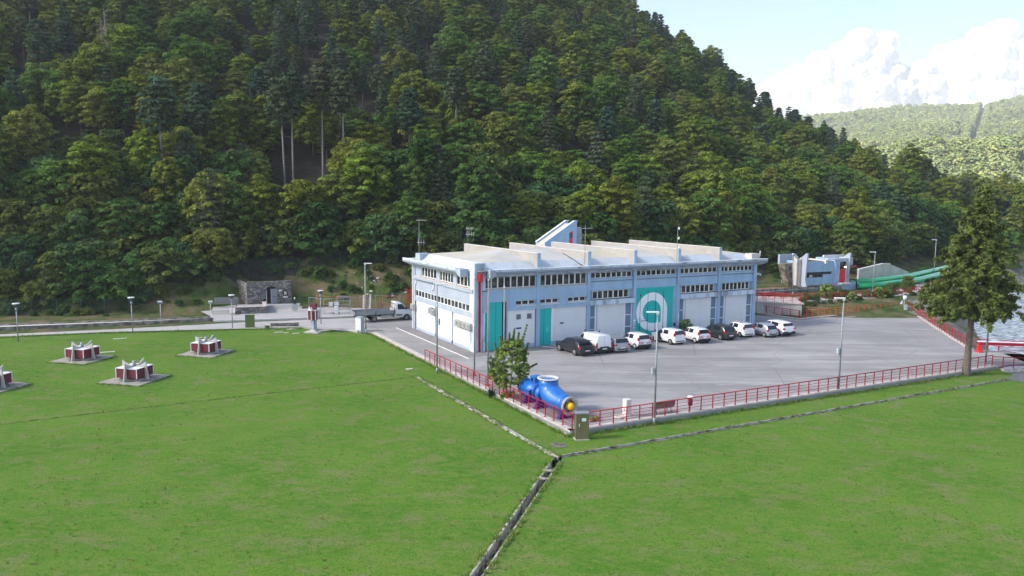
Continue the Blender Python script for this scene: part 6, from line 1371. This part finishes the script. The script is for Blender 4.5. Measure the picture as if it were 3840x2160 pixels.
b.add(ring_, fs, 0, True); b.build('top_flange', M['kerb'], pu)
b = MB(); x = Lp; z = zc_-.12; ring_ = []
for (ra, xx) in ((.46,-.02),(.66,-.02),(.66,.06),(.53,.06),(.50,-.33)): ring_ += [(x+xx, ra*math.cos(2*math.pi*k/28), z+ra*math.sin(2*math.pi*k/28)) for k in range(28)]
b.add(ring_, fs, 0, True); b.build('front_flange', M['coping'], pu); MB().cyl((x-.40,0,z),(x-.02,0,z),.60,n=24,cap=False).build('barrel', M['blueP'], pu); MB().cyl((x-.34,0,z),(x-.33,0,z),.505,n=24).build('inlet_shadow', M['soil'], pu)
b = MB()
for k in range(20):
    a = 2*math.pi*k/20; b.cyl((x-.06,.6*math.cos(a),z+.6*math.sin(a)),(x+.09,.6*math.cos(a),z+.6*math.sin(a)),.028,n=6).cyl((t.x+.73*math.cos(a),t.y+.73*math.sin(a),t.z+0.0),(t.x+.73*math.cos(a),t.y+.73*math.sin(a),t.z+.13),.026,n=6)
b.build('bolt_ring', M['steel'], pu)
b = MB().cyl((1.2,0,zc_),(1.22,0,zc_),.605,n=24).box(.1,1.6,-.61,-.595,zc_-.02,zc_+.02); b.build('weld_seam', M['navyP'], pu)
MB().sphere((x+.10,0,z),.27,16).cyl((x-.3,0,z),(x,0,z),.2,.26,16).build('yellow_nose', M['yellow'], pu); b = MB()
for k in range(4): a = k*math.pi/2+.4; b.add([(x-.1,.2*math.cos(a),z+.2*math.sin(a)),(x-.2,.5*math.cos(a+.1),z+.5*math.sin(a+.1)),(x+.0,.5*math.cos(a+.35),z+.5*math.sin(a+.35)),(x+.02,.22*math.cos(a+.3),z+.22*math.sin(a+.3))],[(0,1,2,3)])
b.build('blade', M['steel'], pu, fix=False)
for x0 in (.35, 2.05, Lp-.55): MB().prism([(-.55,0),(.55,0),(.3,zc_-.42),(-.3,zc_-.42)], x0-.14, x0+.14, 'x').box(x0-.2,x0+.2,-.6,.6,0,.05).build('leg', M['navyP'], pu)
e = MB().box(1.55,1.65,-.75,-.55,zc_-.25,zc_+.2).build('name_plate', M['black'], pu)
# flower bowls by the front corner
for k, (a, c, lb) in enumerate(((2218,1580,'terracotta pot lying beside the steel cabinet, inside the railing'),(2238,1577,'shallow flower bowl inside the front railing near the corner'))):
    r = empty('flower_bowl', at(a, c), 0, lb, 'flower bowl'); MB().cyl((0,0,0),(0,0,.16),.14,.24,14).build('bowl', pm('terracotta',(.30,.14,.09),rough=.8), r); V, F = leaves([[0,0,.22]], [[.2,.2,.08]], 120, .06, rs); link(bpy.data.objects.new('plant', fastmesh('plant', V, F, M['laurel'])), r)
# ---------------------------------------------------------------- person by the steps
def person():
    P0 = at(1106,1167,.16); r = empty('person', P0, R_(200), 'person in a white cap and dark top carrying a pale sheet near the portal steps', 'person')
    J_ = [(0,0,.95,.15),(0,0,1.12,.13),(0,.0,1.3,.155),(0,0,1.46,.10),(0,0.01,1.52,.055),(0,.02,1.60,.085),(0,.02,1.70,.098),
          (.09,0,.90,.105),(.10,.03,.50,.068),(.10,-.01,.09,.045),(.10,.14,.035,.04),(-.09,0,.90,.105),(-.11,-.04,.50,.068),(-.12,-.02,.09,.045),(-.12,.12,.035,.04),
          (.19,0,1.42,.06),(.27,.05,1.16,.045),(.30,.26,1.05,.032),(-.19,0,1.42,.06),(-.27,.05,1.16,.045),(-.30,.26,1.05,.032)]
    E = [(0,1),(1,2),(2,3),(3,4),(4,5),(5,6),(0,7),(7,8),(8,9),(9,10),(0,11),(11,12),(12,13),(13,14),(3,15),(15,16),(16,17),(3,18),(18,19),(19,20)]
    for s, w0 in ((1,17),(-1,20)):
        i0 = len(J_); J_.append((s*.305,.32,1.04,.030)); E.append((w0,i0))
        for k in range(4): a = len(J_); J_.append((s*(.285+.017*k),.38,1.045,.0095)); J_.append((s*(.28+.016*k),.42-.004*k,1.02,.0085)); J_.append((s*(.275+.016*k),.415,.985,.008)); E.extend([(i0,a),(a,a+1),(a+1,a+2)])
        a = len(J_); J_.append((s*.275,.33,1.07,.0105)); J_.append((s*.262,.37,1.075,.009)); E.extend([(i0,a),(a,a+1)])
    me = bpy.data.meshes.new('body'); me.from_pydata([j[:3] for j in J_], E, []); o = link(bpy.data.objects.new('body', me), r)
    md = o.modifiers.new('skin', 'SKIN'); sv = me.skin_vertices[0].data
    for i, j in enumerate(J_): sv[i].radius = (j[3], j[3]); sv[i].use_root = (i == 0)
    s2 = o.modifiers.new('sub', 'SUBSURF'); s2.levels = s2.render_levels = 1
    mt = bpy.data.materials.new('figure'); mt.use_nodes = True; n = mt.node_tree.nodes; l = mt.node_tree.links; tc = n.new('ShaderNodeTexCoord'); sp = n.new('ShaderNodeSeparateXYZ'); l.new(tc.outputs['Object'], sp.inputs[0]); rp = n.new('ShaderNodeValToRGB'); rp.color_ramp.interpolation = 'CONSTANT'
    dv = n.new('ShaderNodeMath'); dv.operation = 'DIVIDE'; dv.inputs[1].default_value = 2; l.new(sp.outputs[2], dv.inputs[0]); el = rp.color_ramp.elements; el[0].color = (.02,.02,.02,1); el[1].position = .05; el[1].color = (.16,.24,.36,1)
    for p_, c in ((.485,(.015,.017,.03,1)),(.755,(.45,.27,.2,1))): e_ = el.new(p_); e_.color = c
    l.new(dv.outputs[0], rp.inputs[0]); l.new(rp.outputs[0], n['Principled BSDF'].inputs['Base Color']); me.materials.append(mt)
    MB().sphere((0,.02,1.735),.112,12,0,.72).box(-.07,.07,.1,.2,1.70,1.715).build('cap', M['lampw'], r)
    b = MB(); b.sphere((.035,.105,1.64),.012,6).sphere((-.035,.105,1.64),.012,6); b.build('eyes', M['black'], r); MB().sphere((0,.118,1.605),.016,6,0,1.3).build('nose', pm('skin',(.45,.27,.2)), r)
    q = MB().prism([(-.38,.22),(.40,.22),(.33,.92),(.25,1.0),(-.27,1.0),(-.33,.92)], .44, .452, 'y').build('pale_sheet', None or pm('frosted_sheet',(.50,.52,.50),rough=.4)); q.parent = None; q.location = P0; q.rotation_euler = (0,0,R_(200)); q.data.materials[0].node_tree.nodes['Principled BSDF'].inputs['Alpha'].default_value = .6; tag(q, 'pale translucent sheet held in front of the person by the steps', 'sheet')
person()
# ---------------------------------------------------------------- far sunlit hills
FPX_ = np.array([-2500,1500,2400,2900,3050,3250,3400,3600,3700,3840,4200,5200,7000], float); FPY_ = np.array([600,520,480,440,425,402,388,382,384,347,315,300,400], float)
YF = 1500.; FZ = np.array([aty(a, b, YF)[2] for a, b in zip(FPX_, FPY_)])-8; FM = np.array([aty(a, b, YF)[0]/YF for a, b in zip(FPX_, FPY_)])
def farz(x, y):
    m_ = x/np.maximum(y,1); cz = np.interp(m_, FM, FZ); t = np.clip((y-430)/(YF-430), 0, 1.2)
    z = cz*(t**1.15)*(1-.0*t) - np.maximum(y-YF, 0)*.3
    # a nearer spur comes down from the right
    sp_ = 26*np.exp(-((y-(560+x*.25))/110.)**2)*np.clip((x-200)/160,0,1)
    return np.maximum(z+sp_+(hashn(x,y,90,5)-.5)*22*np.clip(t*2,0,1)*(y < YF+40)*np.clip((YF-y)/120,0,1)-2, -4)
gx2 = np.arange(-1400,3000,22.); gy2 = np.arange(420,1900,18.); X, Y = np.meshgrid(gx2, gy2); Z = farz(X, Y); nx = len(gx2); ny = len(gy2)
V = np.stack([X.ravel(),Y.ravel(),Z.ravel()],1); i, j = np.meshgrid(np.arange(nx-1), np.arange(ny-1)); a = (j*nx+i).ravel(); M['farfloor'] = pm('far_slope', (.05,.075,.03), (.08,.10,.04), .02, 1)
o = bpy.data.objects.new('far_hills', fastmesh('far_hills', V, np.stack([a,a+1,a+nx+1,a+nx],1), M['farfloor'], True)); COL.objects.link(o); o['kind'] = 'structure'
# broad low ground that carries everything out to the horizon
clipmesh('ground', [(-9000,-4000),(9000,-4000),(9000,12000),(-9000,12000)], lambda x, y: -4.6, M['farfloor'], 4000.)
M['farleaf'] = leafmat('far_foliage', [(.17,.22,.08),(.21,.25,.08),(.16,.20,.09),(.25,.27,.09),(.19,.24,.10)], .3, .3)
def far_crown():
    rs = np.random.RandomState(77); C = []; Rr = []
    for k in range(16): a = k*2.4; q = 1-1.5*(k+.5)/16; q = max(q,-.4); rr = math.sqrt(1-q*q); C.append([3.2*rr*math.cos(a),3.2*rr*math.sin(a),4+3*q]); Rr.append([1.9,1.9,1.6])
    V, F = leaves(C, Rr, 16, 1.3, rs); return V, F
V, F = far_crown(); fr_ = empty('far_tree', (0,0,0), 0, 'sunlit tree at the lower edge of the far hills', 'tree'); fc = link(bpy.data.objects.new('crown', fastmesh('crown', V, F, M['farleaf'])), fr_); fr_.location = (300,520,float(farz(np.array([300.]),np.array([520.]))[0]))
rs = np.random.RandomState(8); X = []; 
yy = 440.
pts = []
while yy < 1540:
    step = 8.2+(yy-440)*.004; mlo, mhi = .14 if yy > 700 else .30, .76
    xs = np.arange(mlo*yy, mhi*yy, step); xs = xs+rs.uniform(-3.5,3.5,len(xs)); ys = yy+rs.uniform(-3.5,3.5,len(xs)); pts += list(zip(xs, ys)); yy += step*1.05
pts = np.array(pts); zf_ = farz(pts[:,0], pts[:,1])
# the straight clearing that runs up the far slope
e0, e1 = aty(3622,598,800.), aty(3690,388,1500.); dx, dy = e1.x-e0.x, e1.y-e0.y; LL = math.hypot(dx, dy)
dist = np.abs((pts[:,0]-e0.x)*dy-(pts[:,1]-e0.y)*dx)/LL; along = ((pts[:,0]-e0.x)*dx+(pts[:,1]-e0.y)*dy)/LL
ok = ~((dist < 6.5) & (along > 0)); ppx, ppy = pix(pts[:,0], pts[:,1], zf_+5); ok &= (ppx > 2700) & (ppx < 4150); pts, zf_ = pts[ok], zf_[ok]
dxn, dyn = dx/LL, dy/LL; rowp = [(e0.x+dxn*t-dyn*sd*(8+rs.uniform(-1,1)), e0.y+dyn*t+dxn*sd*(8+rs.uniform(-1,1)), sd) for t in np.arange(0, LL, 5.) for sd in (1, -1)]
it = [(a, c, float(farz(np.array([a]),np.array([c]))[0])-.5, 1.1, 1.5 if sd > 0 else 1., rs.uniform(0,6.28), 0) for a, c, sd in rowp]+[(p[0],p[1],z-.5,s,s*rs.uniform(.8,1.2),rs.uniform(0,6.28),0) for (p, z, s) in zip(pts, zf_, rs.uniform(.75,1.3,len(pts)))]
scatter('distant_forest', it, [[fc]]); print('distant', len(it))
# trees on the valley floor behind the spruce, nearer than the far hills
rs = np.random.RandomState(15); vf = []
for k in range(70):
    a = rs.uniform(3560,4250); Yq = rs.uniform(225,400); p = aty(a, 800, Yq); 
    if riv_d(np.array([p.x]), np.array([Yq]))[0] < 4: continue
    s = rs.uniform(.8,1.25); vf.append((p.x, Yq, hz(p.x, Yq)-.1 if Yq < 440 else 0, s, s, rs.uniform(0,6.28), int(rs.randint(5))))
for k in range(26):
    a = rs.uniform(3760,4300); Yq = rs.uniform(135,220); p = aty(a, 800, Yq)
    if riv_d(np.array([p.x]), np.array([Yq]))[0] < 6: continue
    s = rs.uniform(.6,.95); vf.append((p.x, Yq, hz(p.x, Yq)-.1, s, s, rs.uniform(0,6.28), int(rs.choice([0,1,3,4,8,10]))))
for k in range(260):
    i = rs.randint(3, 9); t = rs.rand(); q = RIV[i]*(1-t)+RIV[i+1]*t; d_ = RIV[i+1]-RIV[i]; d_ = d_/np.hypot(*d_); sd = rs.choice([-1,1]); o_ = RIVW[i]+rs.uniform(4.5,13)
    x, y = q[0]-d_[1]*sd*o_, q[1]+d_[0]*sd*o_
    if riv_d(np.array([x]), np.array([y]))[0] < 3.8 or (sd > 0 and y < 112): continue
    s = rs.uniform(.14,.45); vf.append((x, y, hz(x, y)-.08, s, s, rs.uniform(0,6.28), int(8+rs.randint(3))))
scatter('valley_woods', vf, [KIDS[p.name] for p in ALLP])
# ---------------------------------------------------------------- air and clouds
hm = bpy.data.materials.new('haze'); hm.use_nodes = True; n = hm.node_tree.nodes; n.remove(n['Principled BSDF']); pv_ = n.new('ShaderNodeVolumePrincipled'); pv_.inputs['Density'].default_value = .00026; pv_.inputs['Color'].default_value = (.93,.96,1,1); pv_.inputs['Anisotropy'].default_value = .2; hm.node_tree.links.new(pv_.outputs[0], n['Material Output'].inputs['Volume'])
hb = MB().box(-9200,9200,-4200,12200,-6,345).build('haze', hm); hb['kind'] = 'stuff'
def cloudmat(nm, alb, THIN):
    cm_ = bpy.data.materials.new(nm); cm_.use_nodes = True; n = cm_.node_tree.nodes; l = cm_.node_tree.links; n.remove(n['Principled BSDF']); d = n.new('ShaderNodeBsdfDiffuse'); d.inputs[0].default_value = (alb,alb,alb,1); tr = n.new('ShaderNodeBsdfTranslucent'); tr.inputs[0].default_value = (alb,alb,alb,1); mx = n.new('ShaderNodeMixShader'); mx.inputs[0].default_value = .45; l.new(d.outputs[0], mx.inputs[1]); l.new(tr.outputs[0], mx.inputs[2]); tp = n.new('ShaderNodeBsdfTransparent'); mx2 = n.new('ShaderNodeMixShader'); mx2.inputs[0].default_value = THIN; l.new(mx.outputs[0], mx2.inputs[1]); l.new(tp.outputs[0], mx2.inputs[2]); l.new(mx2.outputs[0], n['Material Output'].inputs[0])
    return cm_
cm_ = cloudmat('cloud', .90, 0.); thin_ = cloudmat('thin_cloud', .9, .50)
def cloud(name, label, lobes, mat=None):
    bm = bmesh.new()
    for (x, y, z, rx, rz_) in lobes:
        mt = Matrix.Translation((x, y, z)) @ Matrix.Diagonal((rx, rx*.8, rz_, 1)); bmesh.ops.create_icosphere(bm, subdivisions=3, radius=1, matrix=mt)
    me = bpy.data.meshes.new(name); bm.to_mesh(me); bm.free(); me.materials.append(mat or cm_); co = np.zeros(len(me.vertices)*3, np.float32); me.vertices.foreach_get('co', co); me.polygons.foreach_set('use_smooth', np.ones(len(me.polygons), bool))
    o = bpy.data.objects.new(name, me); COL.objects.link(o); tag(o, label, 'cloud'); o['kind'] = 'stuff'
    rm = o.modifiers.new('remesh', 'REMESH'); rm.mode = 'VOXEL'; rm.voxel_size = lobes[0][3]*.075; rm.use_smooth_shade = True
    for sz, st in ((lobes[0][3]*.55, lobes[0][3]*.22), (lobes[0][3]*.22, lobes[0][3]*.05)):
        tx = bpy.data.textures.new('puff', 'CLOUDS'); tx.noise_scale = sz; tx.noise_depth = 3; tx.noise_basis = 'VORONOI_F1'; dm = o.modifiers.new('puff', 'DISPLACE'); dm.texture = tx; dm.strength = -st; dm.texture_coords = 'GLOBAL'; dm.mid_level = .3
    return o
CY = 5200.
def cl(px_, py_, rpx, rz_=.8): p = aty(px_, py_, CY); k = CY/FPX; return (p.x, p.y, p.z, rpx*k, rpx*k*rz_)
rs = np.random.RandomState(21)
def fill(outline, base, n):
    out = []
    for (a, c, r_) in outline:
        out.append(cl(a, c+r_*.8, r_))
        yb = c+r_*1.8
        while yb < base: out.append(cl(a+rs.uniform(-30,30), yb, r_*1.25, .8)); yb += r_*1.1
    return out
cloud('cloud', 'left bright cumulus cloud above the far hills', fill([(3225,105,60),(3320,115,55),(3160,150,55),(3080,190,60),(3260,200,80),(2985,240,55),(2920,270,50),(3340,230,70),(2850,320,60),(3100,300,90),(2780,380,60)], 470, 0))
cloud('cloud', 'large bright cumulus cloud at the right above the far hills', fill([(3755,70,70),(3680,100,60),(3600,150,70),(3530,165,50),(3460,220,60),(3840,130,90),(3700,200,100),(3400,260,60),(3950,150,110),(3600,280,90),(4080,200,120),(3860,280,110)], 450, 0))
# the broad cloud that keeps the sun off the station and the near slope
AL = 950.; cc = Vector((20,160,0))+Vector((SUN_DIR.x, SUN_DIR.y, 0))/SUN_DIR.z*AL
lob = [(cc.x,cc.y,AL,150,60)]+[(cc.x+rs.uniform(-330,330), cc.y+rs.uniform(-230,230), AL+rs.uniform(-10,30), rs.uniform(90,150), rs.uniform(40,60)) for _ in range(46)]
cloud('cloud', 'broad flat cloud overhead that shades the station and the near slope', lob, thin_)
# thin high veil near the top edge
cloud('cloud', 'faint cloud edge at the top of the sky left of centre', [cl(2500,-60,120,.3),cl(2700,-70,150,.25),cl(2900,-80,120,.25),cl(2350,-90,120,.4)], thin_)
